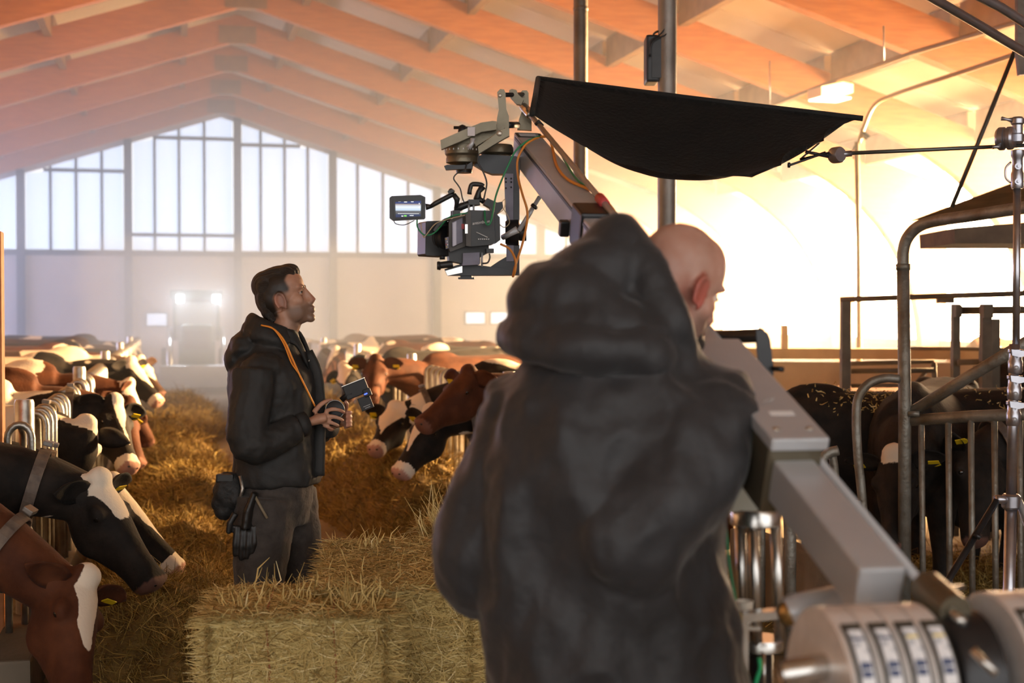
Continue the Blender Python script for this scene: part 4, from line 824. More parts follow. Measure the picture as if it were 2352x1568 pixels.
# levelling rod
r0, r1 = P(1222, 268, 5.18), P(2128, 1356, 2.33)
rd = B().tube([r0, r1], .0095, 12).obj('levelling_rod', M_anod, crane, True)
rv = r1-r0
B().tube([r0-rv.normalized()*.16, r0-rv.normalized()*.155, r0-rv.normalized()*.03, r0-rv.normalized()*.02], [.012, .0165, .0165, .012], 16).obj('turnbuckle', M_alu, rd, True)
B().tube([r0+rv*.315, r0+rv*.335], .016, 14).obj('tape_band', M_red, rd, True)
for k in range(26):
    if 0.04+.011*k < .30: q = r0+rv*(.05+.011*k)-bup*.0095; B().box(q, (.012, .004, .002), BM.to_3x3()).obj('scale_mark', M_print, rd)
for f in (.036, .040): B().tube([r0+rv*f-bwy*.014, r0+rv*f+bup*.016, r0+rv*f+bwy*.014], .004, 6).obj('cable_tie', M_blk, rd, True)
B().cyl(P(1362, 452, 4.55), P(1352, 456, 4.52), .012, 12).obj('clamp_knob', M_blk, crane, True)
# front yoke
for poly, d in (([(1142, 213), (1149, 206), (1158, 207), (1161, 214), (1163, 252), (1169, 268), (1169, 297), (1139, 297), (1142, 270), (1146, 252)], 5.10), ([(1195, 214), (1200, 209), (1210, 209), (1214, 215), (1215, 262), (1221, 276), (1221, 300), (1188, 298), (1192, 275), (1198, 258)], 5.32)):
    b = B(); plate(b, poly, d, .03); y_ = b.obj('yoke_plate', M_olive, crane); B().lathe([(0, 0), (.008, 0), (.007, .003), (0, .003)], P(poly[0][0]+6, 219, d-.016), -FWH, 12).obj('screw', M_screw, y_, True)
B().cyl(P(1152, 218, 5.11), P(1206, 217, 5.33), .0085, 14).obj('yoke_axle', M_blk, crane, True)
b = B(); plate(b, [(1170, 208), (1176, 206), (1186, 208), (1190, 218), (1203, 230), (1197, 242), (1187, 240), (1174, 226), (1168, 218)], 5.22, .034); b.obj('rod_clevis', M_olive, crane)
B().cyl(P(1166, 287, 5.10), P(1188, 287, 5.25), .012, 14).obj('lower_axle', M_blk, crane, True)
# nose plates and pan base
b = B(); plate(b, [(1012, 323), (1060, 302), (1105, 283), (1132, 279), (1140, 280), (1140, 299), (1106, 304), (1062, 324), (1014, 344)], 4.98, .035); nb = b.obj('nose_plate', M_olive, crane)
b = B(); plate(b, rect(1074, 1091, 292, 312), 4.955, .004); b.obj('nose_label', mat('label_pale', (.55, .5, .5), .6), nb)
b = B(); plate(b, [(1098, 338), (1157, 297), (1170, 296), (1170, 313), (1160, 318), (1100, 354)], 4.95, .035); n2 = b.obj('nose_plate', M_olive, crane)
B().lathe([(0, 0), (.010, 0), (.009, .003), (0, .003)], P(1147, 306, 4.93), -FWH, 14).obj('screw', M_screw, n2, True)
b = B(); plate(b, [(1040, 325), (1140, 285), (1160, 300), (1090, 345), (1030, 345)], 5.10, .16); b.obj('nose_deck', M_olive, crane)
pb = B().lathe([(0, .03), (.060, .03), (.062, .022), (.062, -.004), (.056, -.012), (.058, -.02), (.058, -.034), (.03, -.045), (0, -.045)], P(1062, 352, 5.06), ZU, 32).obj('pan_base', M_olive, crane, True, 35)
for k in range(22): a = 2*PI*k/22; B().box(P(1062, 352, 5.06)+V((.0625*math.cos(a), .0625*math.sin(a), .010)), (.003, .003, .006), a).obj('degree_mark', M_print, pb)
B().lathe([(0, .02), (.055, .02), (.060, .01), (.060, -.01), (.05, -.018), (0, -.018)], P(1141, 346, 5.12), ZU, 32).obj('pan_disc', M_olive, crane, True, 35)
B().tube([P(1042, 293, 5.0), P(1066, 293, 5.0), P(1084, 295, 5.0)], .0055, 10).obj('tee_handle', M_blk, crane, True)
B().lathe([(0, .025), (.012, .02), (.016, 0), (.013, -.03), (0, -.03)], P(1062, 302, 5.0), ZU, 16).obj('tee_hub', M_blk, crane, True)
B().tube([P(1086, 318, 4.93), P(1084, 330, 4.93), P(1076, 340, 4.93)], [.009, .007, .011], 10).obj('locking_lever', M_anod, crane, True)
b = B(); plate(b, [(1020, 382), (1028, 379), (1050, 380), (1072, 380), (1085, 372), (1085, 388), (1040, 390), (1024, 391)], 5.0, .03); b.obj('brake_lever', M_blk, crane)
B().lathe([(0, .02), (.03, .02), (.032, 0), (.028, -.03), (0, -.03)], P(1066, 378, 5.06), ZU, 20).obj('pan_hub', M_blk, crane, True, 40)
# L bracket
b = B(); plate(b, [(1095, 362), (1110, 357), (1186, 361), (1194, 372), (1194, 401), (1130, 401), (1112, 394), (1085, 378)], 5.10, .075); b.obj('bracket_top', M_blk, crane)
b = B(); plate(b, rect(1178, 1193, 395, 632), 5.10, .075); b.obj('bracket_upright', M_blk, crane)
b = B(); plate(b, [(1158, 399), (1179, 399), (1179, 512), (1164, 512), (1160, 470)], 5.055, .012); sp = b.obj('bracket_plate', M_slate, crane)
for (x, y) in [(1162, 410), (1174, 410), (1162, 418), (1174, 418), (1162, 432), (1174, 430)]: B().lathe([(0, 0), (.0035, 0), (.003, .002), (0, .002)], P(x, y, 5.047), -FWH, 8).obj('bolt', M_blk, sp, True)
b = B(); plate(b, [(1163, 512), (1180, 512), (1180, 600), (1163, 600)], 5.07, .03); b.obj('bracket_spacer', M_slate, crane)
b = B(); plate(b, [(1118, 619), (1146, 600), (1165, 589), (1182, 584), (1182, 633), (1116, 633)], 5.10, .07); b.obj('bracket_gusset', M_blk, crane)
b = B(); plate(b, [(1022, 619), (1062, 606), (1118, 612), (1184, 622), (1184, 632), (1090, 633), (1028, 633)], 5.06, .10); b.obj('bracket_base', M_blk, crane)
b = B(); plate(b, [(1023, 622), (1062, 611), (1062, 626), (1028, 633)], 5.0, .012); b.obj('base_edge', M_alu, crane)
b = B(); plate(b, [(1058, 632), (1084, 632), (1084, 637), (1090, 637), (1090, 641), (1053, 641), (1053, 637), (1058, 637)], 5.06, .06); b.obj('base_foot', M_blk, crane)
B().lathe([(0, -.03), (.040, -.03), (.046, -.02), (.046, .018), (.03, .022), (.03, .045), (0, .045)], P(1180, 534, 5.06), RT, 24).obj('tilt_motor', M_blk, crane, True, 35)
B().tube([P(1155, 545, 5.0), P(1168, 538, 4.98), P(1188, 527, 4.97)], [.010, .010, .013], 12).obj('motor_shaft', M_anod, crane, True)
st_ = B().tube([P(1192, 530, 4.98), P(1240, 452, 5.0)], .0085, 12).obj('strut', M_anod, crane, True); B().tube([P(1222, 470, 4.98), P(1232, 478, 4.97)], .007, 8).obj('strut_screw', M_blk, st_, True)
# pedestal
cp = P(1738, 1180, 3.12); b = B(); plate(b, [(1655, 1000), (1745, 1000), (1800, 1120), (1805, 1160), (1660, 1172)], 3.12, .07); b.obj('pivot_cheek', mat('cheek_grey', (.33, .31, .26), .5, .3, (.28, .26, .2), 4), crane)
for (x, y, d) in [(1668, 1068, 3.04)]: B().lathe([(0, .0), (.022, .0), (.022, .01), (.012, .015), (.012, .05), (0, .05)], P(x, y, d), ZU, 18).obj('pivot_lamp', M_blk, crane, True, 40)
B().lathe([(0, .052), (.020, .052), (.020, .049), (0, .049)], P(1668, 1068, 3.04), ZU, 18).obj('lamp_rim', mat('amber_rim', (.75, .30, .05), .35, .5), crane, True)
B().lathe([(.0, .02), (.052, .02), (.056, .012), (.056, -.014), (.050, -.018), (0, -.018)], P(1735, 1188, 3.12), ZU, 36).obj('column_ring', M_alu, crane, True, 35)
B().lathe([(.0, .010), (.052, .010), (.054, .004), (.054, -.014), (.046, -.018), (0, -.018)], P(1744, 1474, 3.12), ZU, 36).obj('column_ring', M_alu, crane, True, 35)
for (dx, dy) in ((.042, -.012), (-.036, -.014), (-.008, .04), (-.012, -.040)):
    a = P(1735, 1190, 3.12)+RT*dx+FWH*dy; c_ = P(1744, 1470, 3.12)+RT*dx+FWH*dy; B().tube([a, c_], .0125, 14).obj('column_tube', M_alu, crane, True)
cb_ = P(1744, 1476, 3.12); B().tube([cb_, V((cb_.x, cb_.y, .45))], .03, 16).obj('column_base', M_blk, crane, True)
for k in range(3): a = 2*PI*k/3+.5; B().tube([V((cb_.x, cb_.y, .5)), V((cb_.x+.35*math.cos(a), cb_.y+.35*math.sin(a), .04)), V((cb_.x+.42*math.cos(a), cb_.y+.42*math.sin(a), .02))], .02, 12).obj('leg', M_blk, crane, True)
b = B(); plate(b, [(1702, 1406), (1790, 1398), (1790, 1416), (1716, 1424), (1716, 1560), (1702, 1560)], 2.95, .04); b.obj('side_bracket', M_alu, crane)
sh_ = P(1709, 1432, 3.02); B().box((sh_.x, sh_.y, sh_.z-.004), (.06, .06, .008), -YAW).obj('shelf', M_alu, crane)
B().tube([P(1755, 1500, 3.05), P(1755, 1600, 3.05)], .004, 8).obj('column_pin', M_alu, crane, True)
# rear end: axle, tail tubes, barrel
wc = P(1880, 1600, 2.20); wax = (bwy if bwy.dot(RT) > 0 else -bwy)
B().tube([wc-wax*.10, wc+wax*.62], .018, 16).obj('weight_axle', M_blk, crane, True)
B().tube([P(1812, 1408, 2.46), P(1822, 1404, 2.46), P(1985, 1370, 2.62)], [.026, .030, .030], 18).obj('tail_tube', M_anod, crane, True, 50)
B().lathe([(0, .012), (.010, .012), (.022, .004), (.022, 0), (0, 0)], P(1811, 1408, 2.46), -(P(1985, 1370, 2.62)-P(1812, 1408, 2.46)), 18).obj('tail_cap', mat('brass_cap', (.45, .32, .14), .3, .9), crane, True)
B().tube([P(1796, 1548, 2.15), P(1804, 1546, 2.15), P(1905, 1530, 2.18)], [.018, .021, .021], 16).obj('lower_tube', M_alu, crane, True, 50)
B().tube([P(2130, 1352, 2.32), P(2195, 1404, 2.22)], [.030, .026], 18).obj('rod_end', M_olive, crane, True, 50)
B().tube([P(2182, 1398, 2.22), P(2204, 1424, 2.2), P(2215, 1430, 2.2)], .009, 10).obj('rod_bolt', M_alu, crane, True)
B().tube([P(2160, 1355, 2.4), P(2212, 1350, 2.42)], .006, 10).obj('tail_pin', M_alu, crane, True)
bq = wc + wax*.232 + V((0, 0, .02)); br = B().lathe([(0, -.036), (.098, -.036), (.104, -.028), (.104, .03), (.0, .03)], bq, wax, 36).obj('axle_hub', M_blk, crane, True, 40)
B().tube([P(2234, 1492, 2.02), P(2288, 1548, 2.0)], .006, 10).obj('hub_pin', M_alu, crane, True)
# counterweights: separate plates slid on the axle
def weight_meshes():
    R0, th = .138, .043
    disc = B().lathe([(.02, 0), (R0-.004, 0), (R0, .004), (R0, th-.006), (R0-.004, th-.002), (.02, th-.002), (.02, 0)], (0, 0, 0), (1, 0, 0), 56).mesh('disc', True, 30)
    return disc
WD = weight_meshes(); M_wt = mat('brushed_steel', (.80, .77, .75), .38, .35, (.70, .67, .65), 6, .04, 50, (1, 6, 6)); M_lab = mat('weight_label', (.72, .72, .74), .5, 0, (.40, .42, .46), 60, lo=.55, hi=.6)
M_slot = mat('slot_dark', (.05, .045, .035), .5); M_lp = mat('label_ink', (.06, .08, .16), .6); M_ly = mat('label_yellow', (.75, .58, .12), .6)
nm_ = ['first', 'second', 'third', 'fourth']
wlab = ['steel counterweight plate, outermost one beside the coat', 'second steel counterweight plate counting from the coat', 'third steel counterweight plate, yellow line on its label, from the coat', 'fourth steel counterweight plate, next to the black hub', 'steel counterweight plate just right of the black hub', 'second steel counterweight plate right of the black hub', 'third steel counterweight plate right of the black hub at the frame edge']
for i in range(7):
    off = .043*i if i < 4 else .043*i + .115
    c_ = wc + wax*off; c_.z += 0 if i < 4 else .012
    t = thing('counterweight', wlab[i], 'weight', c_, math.atan2(wax.y, wax.x), 'round steel counterweights on the crane tail')
    d_ = link('disc', WD, M_wt, t)
    # slot and printed label on the rim, on the side towards the camera
    a0 = math.radians(-128)                             # angle of the slot round the axle
    for nmz, m_, r_, w_, l0, l1, h_ in (('slot', M_slot, .1385, .030, -.44, .42, .004), ('label', M_lab, .1425, .021, -.32, .34, .003)):
        b = B(); rg = []
        for k in range(9):
            a = a0 + l0 + (l1-l0)*k/8; n_v = V((0, math.sin(a), -math.cos(a)))
            rg.append([V((.0215-w_/2, 0, 0))+n_v*r_, V((.0215+w_/2, 0, 0))+n_v*r_, V((.0215+w_/2, 0, 0))+n_v*(r_+h_), V((.0215-w_/2, 0, 0))+n_v*(r_+h_)])
        b.loft(rg); lo = b.obj(nmz, m_, t)
    for q, (aa, m_, ww) in enumerate([(-.19, M_lp, .014), (-.10, M_lp, .016), (.20, M_ly if i in (2, 3) else M_lp, .018)]):
        a = a0 - aa; n_v = V((0, math.sin(a), -math.cos(a))); tg = V((0, math.cos(a), math.sin(a)))
        B().box(V((.0215, 0, 0))+n_v*.146, (ww, .010 if q < 2 else .004, .001), frame((0, 0, 0), (1, 0, 0), tg).to_3x3()).obj('print', m_, lo)
# ------------------------------------------------------------------ cinema camera on the crane
cam0 = wthing('cinema_camera', 'black cinema camera with matte box and battery hanging under the crane head', 'camera', P(1075, 610, 5.0))
M_cam = mat('camera_body', (.065, .055, .048), .45, .4, (.05, .042, .037), 20); M_cb = mat('camera_black', (.013, .013, .014), .42, 0, (.02, .02, .021), 25)
YC = .12
b = B(); plate(b, [(1031, 507), (1070, 490), (1072, 492), (1072, 562), (1066, 567), (1031, 580), (1028, 574), (1028, 514)], 5.0, .13, YC); bd = b.obj('camera_body', M_cam, cam0)
b = B(); plate(b, [(1038, 511), (1062, 500), (1062, 556), (1038, 566)], 4.925, .012, YC); sd_ = b.obj('side_door', M_slate, bd)
b = B(); plate(b, [(1040, 512), (1048, 508), (1048, 562), (1040, 566)], 4.917, .006, YC); b.obj('door_strip', mat('grey_strip', (.35, .33, .38), .4, .3), sd_)
b = B(); plate(b, rect(1060, 1066, 514, 526), 4.92, .004, YC); b.obj('red_mark', M_red, bd)
b = B(); plate(b, [(1022, 546), (1030, 544), (1030, 570), (1024, 572)], 4.92, .02, YC); kp = b.obj('button_panel', M_slate, bd)
for (x, y, m_) in [(1025, 549, M_ly), (1027, 555, M_print), (1025, 561, M_red), (1028, 562, M_print), (1026, 567, M_ly)]: B().ell(P(x, y, 4.908), (.0025, .0025, .0025), None, 1).obj('button', m_, kp, True)
b = B(); plate(b, [(1072, 487), (1076, 484), (1130, 485), (1133, 489), (1134, 556), (1130, 562), (1083, 567), (1073, 566), (1070, 560), (1070, 490)], 4.94, .075, YC); bt = b.obj('battery', M_cb, cam0)
b = B(); plate(b, [(1069, 488), (1078, 484), (1081, 488), (1081, 566), (1070, 565)], 4.90, .02, YC); b.obj('battery_clip', M_cam, bt)
b = B(); plate(b, rect(1068, 1074, 515, 536), 4.888, .006, YC); b.obj('clip_window', M_alu, bt)
fc = bpy.data.curves.new('battery_text', 'FONT'); fc.body = 'antonbauer'; fc.size = .0145; fc.shear = .25; fc.extrude = .0003; fc.align_x = 'CENTER'; fc.materials.append(M_print)
def place_text(cv, name, px, py, d, yaw, parent, tilt=0.0):
    o = bpy.data.objects.new('tmp', cv); COL.objects.link(o); me_ = bpy.data.meshes.new_from_object(o.evaluated_get(bpy.context.evaluated_depsgraph_get())); bpy.data.objects.remove(o)
    o = bpy.data.objects.new(name, me_); COL.objects.link(o); o.parent = parent; o.matrix_parent_inverse = Matrix.Identity(4)
    x = Matrix.Rotation(yaw, 3, 'Z') @ RT; n_ = -(Matrix.Rotation(yaw, 3, 'Z') @ FWH); y = ZU
    m_ = Matrix(((x.x, y.x, n_.x, 0), (x.y, y.y, n_.y, 0), (x.z, y.z, n_.z, 0), (0, 0, 0, 1))) @ Matrix.Rotation(tilt, 4, 'Z')
    o.matrix_local = Matrix.Translation(P(px, py, d)) @ m_; return o
place_text(fc, 'battery_lettering', 1107, 513, 4.896, YC, bt, .16)
b = B(); b.tube([P(1094, 533, 4.897), P(1120, 545, 4.897)], .0012, 4); b.obj('battery_line', M_print, bt)
for k in range(6): b = B(); plate(b, rect(1098+4.6*k, 1100.6+4.6*k, 548, 550), 4.897, .002, YC); b.obj('gauge_dot', M_print, bt)
b = B(); plate(b, [(1134, 488), (1146, 500), (1147, 552), (1136, 560)], 4.97, .06, YC); b.obj('connector_panel', M_cb, cam0)
# matte box, lens
b = B(); plate(b, [(969, 513), (972, 510), (1016, 508), (1020, 512), (1021, 588), (1016, 590), (971, 588), (968, 584)], 5.06, .10, .35); mb = b.obj('matte_box', M_cb, cam0)
B().tube([P(1000, 548, 5.06), P(1012, 547, 5.05), P(1013, 547, 5.05), P(1030, 546, 5.03)], [.052, .052, .046, .044], 24).obj('lens', M_cb, cam0, True, 40)
B().tube([P(1014, 547, 5.05), P(1020, 547, 5.045)], .050, 24).obj('focus_ring', M_blk, cam0, True, 40)
b = B(); plate(b, [(996, 530), (1006, 514), (1022, 503), (1036, 498), (1036, 503), (1022, 509), (1010, 520), (1002, 534)], 5.0, .07); b.obj('matte_hood', M_cb, cam0)
B().tube([P(1036, 484, 5.0), P(1036, 500, 5.0)], .002, 6).obj('lens_lever', M_cb, cam0)
# top handle, rods, knobs
B().tube([P(1046, 483, 4.98), P(1060, 474, 4.98), P(1078, 468, 4.98), P(1102, 464, 4.98)], [.012, .013, .012, .012], 12).obj('top_handle', M_cb, cam0, True)
b = B(); plate(b, rect(1075, 1100, 459, 471), 4.98, .045, YC); b.obj('handle_block', M_cb, cam0)
for x in (1077, 1088): B().tube([P(x, 468, 4.97), P(x, 488, 4.97)], .004, 8).obj('handle_post', M_anod, cam0, True)
b = B(); plate(b, rect(1038, 1056, 484, 500), 4.98, .05, YC); b.obj('handle_mount', M_cb, cam0)
B().tube(smooth_pts([P(1078, 446, 4.97), P(1081, 430, 4.97), P(1086, 423, 4.97), P(1104, 424, 4.97), P(1110, 428, 4.97)], 3), .0085, 10).obj('arm_lever', M_cb, cam0, True)
B().tube([P(1110, 428, 4.97), P(1100, 440, 4.97), P(1098, 452, 4.97), P(1092, 460, 4.97)], [.013, .009, .013, .010], 12).obj('arm_joint', M_cb, cam0, True)
B().tube([P(1098, 455, 4.97), P(1112, 464, 4.97)], .009, 10).obj('arm_link', M_cb, cam0, True)
b = B(); plate(b, [(1110, 470), (1118, 456), (1140, 466), (1152, 464), (1154, 478), (1142, 492), (1130, 488), (1124, 478)], 4.98, .05, YC); b.obj('transmitter', M_cb, cam0)
# under the body
b = B(); plate(b, [(1028, 576), (1060, 566), (1120, 562), (1118, 582), (1100, 592), (1100, 606), (1060, 606), (1030, 600)], 5.02, .09, YC); b.obj('lower_cage', M_cb, cam0)
b = B(); plate(b, [(1062, 582), (1100, 580), (1100, 608), (1062, 610)], 4.98, .05, YC); b.obj('stabiliser_block', M_slate, cam0)
b = B(); plate(b, rect(1116, 1133, 571, 581), 4.96, .04, YC); b.obj('rod_clamp', M_cb, cam0)
B().tube([P(1004, 610, 4.98), P(1010, 610, 4.98), P(1012, 609, 4.98), P(1040, 606, 4.98)], [.014, .016, .012, .013], 16).obj('lens_motor', M_cb, cam0, True, 40)
B().tube([P(1010, 591, 4.99), P(1022, 591, 4.99)], .008, 10).obj('motor_gear', M_blk, cam0, True)
B().tube([P(1107, 580, 4.97), P(1107, 612, 4.97)], .004, 8).obj('rod', M_anod, cam0, True)
B().tube(smooth_pts([P(1124, 582, 4.95), P(1125, 592, 4.95), P(1120, 603, 4.95), P(1108, 605, 4.95)], 4), .003, 8).obj('short_cable', M_cb, cam0, True)
# on board monitor
mo = B(); plate(mo, [(895, 455), (900, 451), (966, 448), (977, 453), (977, 500), (974, 503), (902, 507), (895, 501)], 4.96, .028, .06); mon = mo.obj('monitor', M_cb, cam0)
b = B(); plate(b, [(903, 460), (971, 456), (970, 499), (905, 503)], 4.941, .004, .06); b.obj('monitor_bezel', M_blk, mon)
sm = bpy.data.materials.new('monitor_picture'); sm.use_nodes = True; nt = sm.node_tree; bs = nt.nodes['Principled BSDF']; tc = nt.nodes.new('ShaderNodeTexCoord'); sx_ = nt.nodes.new('ShaderNodeSeparateXYZ'); rp = nt.nodes.new('ShaderNodeValToRGB'); nt.links.new(tc.outputs['Generated'], sx_.inputs[0]); nt.links.new(sx_.outputs['Z'], rp.inputs[0]); nt.links.new(rp.outputs[0], bs.inputs['Emission Color']); bs.inputs['Emission Strength'].default_value = .95; bs.inputs['Base Color'].default_value = (.01, .01, .01, 1)
el = rp.color_ramp.elements; el[0].position = 0; el[0].color = (.01, .02, .10, 1); el[1].position = 1; el[1].color = (.02, .04, .18, 1)
for ps, c in [(.18, (.03, .05, .12)), (.22, (.10, .10, .10)), (.38, (.14, .14, .16)), (.42, (.55, .70, .85)), (.62, (.85, .92, 1.0)), (.74, (.55, .55, .60)), (.80, (.30, .22, .18)), (.84, (.02, .05, .20))]: e = el.new(ps); e.color = (*c, 1)
b = B(); plate(b, [(908, 464), (967, 461), (966, 496), (909, 499)], 4.938, .003, .06); scn = b.obj('screen', sm, mon)
M_ui = mat('screen_mark', (.5, .5, .5), .5, emit=(.9, .95, 1.0), estr=.9)
for (x0, x1, y0, y1) in [(911, 913, 469, 472), (911, 913, 475, 477), (962, 964, 466, 469), (962, 964, 474, 477), (915, 921, 463, 464.5), (928, 935, 463, 464.5), (944, 950, 462.5, 464), (912, 918, 493, 496), (922, 926, 495, 497), (941, 950, 494, 495.5), (914, 962, 490, 490.8)]:
    b = B(); plate(b, rect(x0, x1, y0, y1), 4.9355, .001, .06); b.obj('screen_mark', M_ui, scn)
b = B(); plate(b, rect(928, 934, 494, 497), 4.9355, .001, .06); b.obj('screen_mark', mat('screen_green', (.1, .5, .1), .5, emit=(.3, .8, .1), estr=.8), scn)
B().tube([P(978, 475, 4.96), P(990, 474, 4.96)], [.012, .007], 10).obj('monitor_hinge', M_cb, mon, True)
B().tube([P(988, 475, 4.96), P(1000, 467, 4.96), P(1036, 448, 4.96), P(1042, 445, 4.96)], [.007, .009, .009, .008], 10).obj('monitor_arm', M_cb, mon, True)
B().tube([P(1040, 442, 4.96), P(1034, 438, 4.95)], .010, 10).obj('arm_knob', M_cb, mon, True); b = B(); plate(b, [(1028, 440), (1040, 434), (1043, 440), (1031, 446)], 4.95, .02); b.obj('knob_bar', M_cb, mon)
B().tube([P(1042, 446, 4.96), P(1050, 458, 4.96), P(1049, 468, 4.97), P(1048, 482, 4.98)], [.008, .011, .008, .009], 10).obj('arm_foot', M_cb, mon, True)
# ------------------------------------------------------------------ cables
def dtop(px, py):                                    # distance of the boom's top face along that bearing
    o, n_ = BP(0, 0, .056), bup; r_ = FW + (px-1176)/FPX*RT + (784-py)/FPX*UP; return (o-CAM).dot(n_)/r_.dot(n_)
def cable(label, pts, m_, r=.004, name='cable', k=5):
    q = [P(p[0], p[1], p[2] if len(p) > 2 else dtop(p[0], p[1])-.012) for p in pts]; o = B().tube(smooth_pts(q, k), r, 8).obj(name, m_, None, True); tag(o, label, 'cable', 'cables on the crane'); return o
cable('orange cable looping from the boom down past the camera and back', [(1238, 315, 4.98), (1222, 322, 4.95), (1204, 336, 4.93), (1189, 367, 4.92), (1190, 405, 4.93), (1199, 443, 4.95), (1211, 484, 4.96), (1209, 519, 4.97), (1199, 563, 4.98), (1186, 602, 4.99), (1178, 634, 5.0), (1183, 622, 4.97), (1184, 598, 4.97), (1171, 572, 4.95), (1149, 560, 4.95)], M_oran, .0042)
cable('orange cable running along the boom beside the levelling rod', [(1242, 314, 4.98), (1262, 316, 4.95), (1270, 345), (1279, 381), (1304, 412), (1349, 433), (1376, 446), (1404, 477), (1428, 512), (1449, 541), (1500, 600)], M_oran, .0048)
cable('green cable hanging from the boom to the camera battery', [(1240, 312, 4.98), (1208, 326, 4.94), (1184, 347, 4.92), (1170, 374, 4.91), (1153, 412, 4.90), (1139, 450, 4.88), (1133, 484, 4.87), (1127, 510, 4.86), (1120, 516, 4.86), (1115, 508, 4.86), (1113, 484, 4.90)], M_grn, .0034)
cable('green cable crossing the boom beside the orange cable', [(1288, 352), (1308, 388), (1328, 415), (1359, 436), (1393, 462), (1421, 497), (1452, 540), (1500, 598)], M_grn, .0036)
cable('green wire from the monitor to the lens', [(958, 505, 4.95), (959, 522, 4.94), (972, 538, 4.93), (988, 539, 4.93), (1004, 529, 4.93), (1030, 500, 4.90), (1060, 491, 4.89), (1074, 489, 4.89)], M_grn, .0026)
cable('beige wire curving under the monitor to the camera body', [(966, 510, 4.95), (972, 544, 4.93), (980, 538, 4.92), (1000, 514, 4.91), (1030, 503, 4.90), (1068, 494, 4.89)], M_beige, .0018)
cable('thin black wire looped under the monitor', [(904, 506, 4.95), (910, 514, 4.95), (930, 516, 4.95), (952, 506, 4.95)], M_cb, .0016)
cable('black coiled wire falling from the pan head', [(1100, 350, 4.95), (1098, 372, 4.95), (1110, 395, 4.95), (1118, 420, 4.95), (1114, 445, 4.95), (1110, 462, 4.95)], M_cb, .003)
cable('black wire looped below the brake lever', [(1072, 375, 4.98), (1066, 392, 4.97), (1050, 398, 4.97), (1042, 410, 4.97), (1052, 425, 4.97), (1058, 436, 4.97), (1062, 455, 4.97), (1068, 468, 4.97)], M_cb, .0024)
cable('pale wire tangle beside the bracket', [(1142, 492, 4.95), (1158, 478, 4.95), (1160, 458, 4.96), (1152, 470, 4.96), (1166, 495, 4.96), (1170, 512, 4.95), (1158, 522, 4.95), (1146, 514, 4.95)], M_beige, .0016)
cable('green cable hanging down the pedestal', [(1662, 1150, 3.0), (1668, 1220, 3.0), (1676, 1300, 3.0), (1690, 1380, 3.0)], M_grn, .003)
cable('bright green cable curling out at the pedestal foot', [(1744, 1510, 2.9), (1746, 1535, 2.9), (1738, 1560, 2.9), (1730, 1600, 2.9)], mat('bright_green', (.01, .38, .14), .45), .005)
# paper cup on the pedestal shelf
cu = thing('paper_cup', 'white paper cup standing on the crane pedestal shelf', 'cup', (sh_.x, sh_.y, sh_.z), 0)
B().lathe([(0, .001), (.014, .001), (.0155, .003), (.0195, .048), (.0185, .048), (.0145, .004), (0, .004)], (0, 0, 0), ZU, 28).obj('cup_body', mat('paper_white', (.72, .66, .56), .6), cu, True, 50)
B().tube([V((.0193*math.cos(a), .0193*math.sin(a), .048)) for a in [2*PI*k/28 for k in range(29)]], .0012, 6).obj('cup_rim', mat('paper_white', (.72, .66, .56), .6), cu, True)
# ------------------------------------------------------------------ black flag, its stand
M_chrome = mat('stand_chrome', (.42, .42, .46), .28, .9, (.32, .32, .36), 15)
M_cloth = mat('black_duvetyne', (.006, .006, .0055), .9, 0, (.010, .010, .009), 8, .25, 60, sheen=.05)
FA, FB, FC, FD = P(1236, 180, 5.95), P(1982, 272, 5.55), P(1742, 410, 4.95), P(1222, 262, 5.15)
fl = wthing('flag', 'large black cloth flag stretched on a wire frame above the crane', 'flag', FB)
b = B(); nu, nv = 36, 20; G = []
for j in range(nv+1):
    v_ = j/nv; row = []
    for i in range(nu+1):
        u_ = i/nu; p = (FA*(1-u_)+FB*u_)*(1-v_)+(FD*(1-u_)+FC*u_)*v_
        sag = .17*math.sin(PI*u_)**.8*math.sin(PI*min(1, v_*1.02))*(.6+.4*v_)+.10*v_*math.sin(PI*u_)*(1-u_)**.3
        p = p - ZU*(sag + .008*mnoise.noise(V((u_*9, v_*3, 2)))*math.sin(PI*u_)) - FWH*0.0
        if i == nu: p = p + (FA-FB).normalized()*.05*abs(math.sin(v_*PI*2.5))
        row.append(b.bm.verts.new(p))
    G.append(row)
for j in range(nv):
    for i in range(nu): b.bm.faces.new((G[j][i], G[j][i+1], G[j+1][i+1], G[j+1][i]))
bmesh.ops.solidify(b.bm, geom=b.bm.faces[:], thickness=.004)
b.obj('cloth', M_cloth, fl, True)
for a_, c_ in ((FA, FB), (FA, FD)): B().tube([a_, (a_+c_)/2-ZU*.004, c_], .011, 10).obj('frame_rod', M_cloth, fl, True)
GH = P(1922, 356, 5.2)
B().tube([FB*.55+FC*.45, FB*.3+FC*.7+RT*.03, P(1895, 350, 5.2)], .0045, 8).obj('frame_arm', M_blk, fl, True)
B().tube([P(1812, 380, 5.1), P(1880, 356, 5.18), P(1910, 350, 5.2)], .0045, 8).obj('frame_arm', M_blk, fl, True)
B().tube([P(1850, 348, 5.2), P(1905, 360, 5.2)], .006, 8).obj('frame_pin', M_blk, fl, True)
B().lathe([(0, .006), (.01, .004), (.01, -.004), (0, -.006)], P(1812, 379, 5.1), RT, 10).obj('arm_tip', M_blk, fl, True)
st = wthing('light_stand', 'chrome grip stand with long boom rod holding the black flag', 'stand', gnd(2330, 5.2))
B().lathe([(0, -.022), (.026, -.022), (.030, -.016), (.030, .016), (.026, .022), (0, .022)], GH, (RT*.6-FWH).normalized(), 28).obj('grip_head', M_chrome, st, True, 35)
b = B(); b.tube([GH-RT*.01, P(1956, 352, 5.2)], .011, 12); b.obj('grip_socket', M_chrome, st, True)
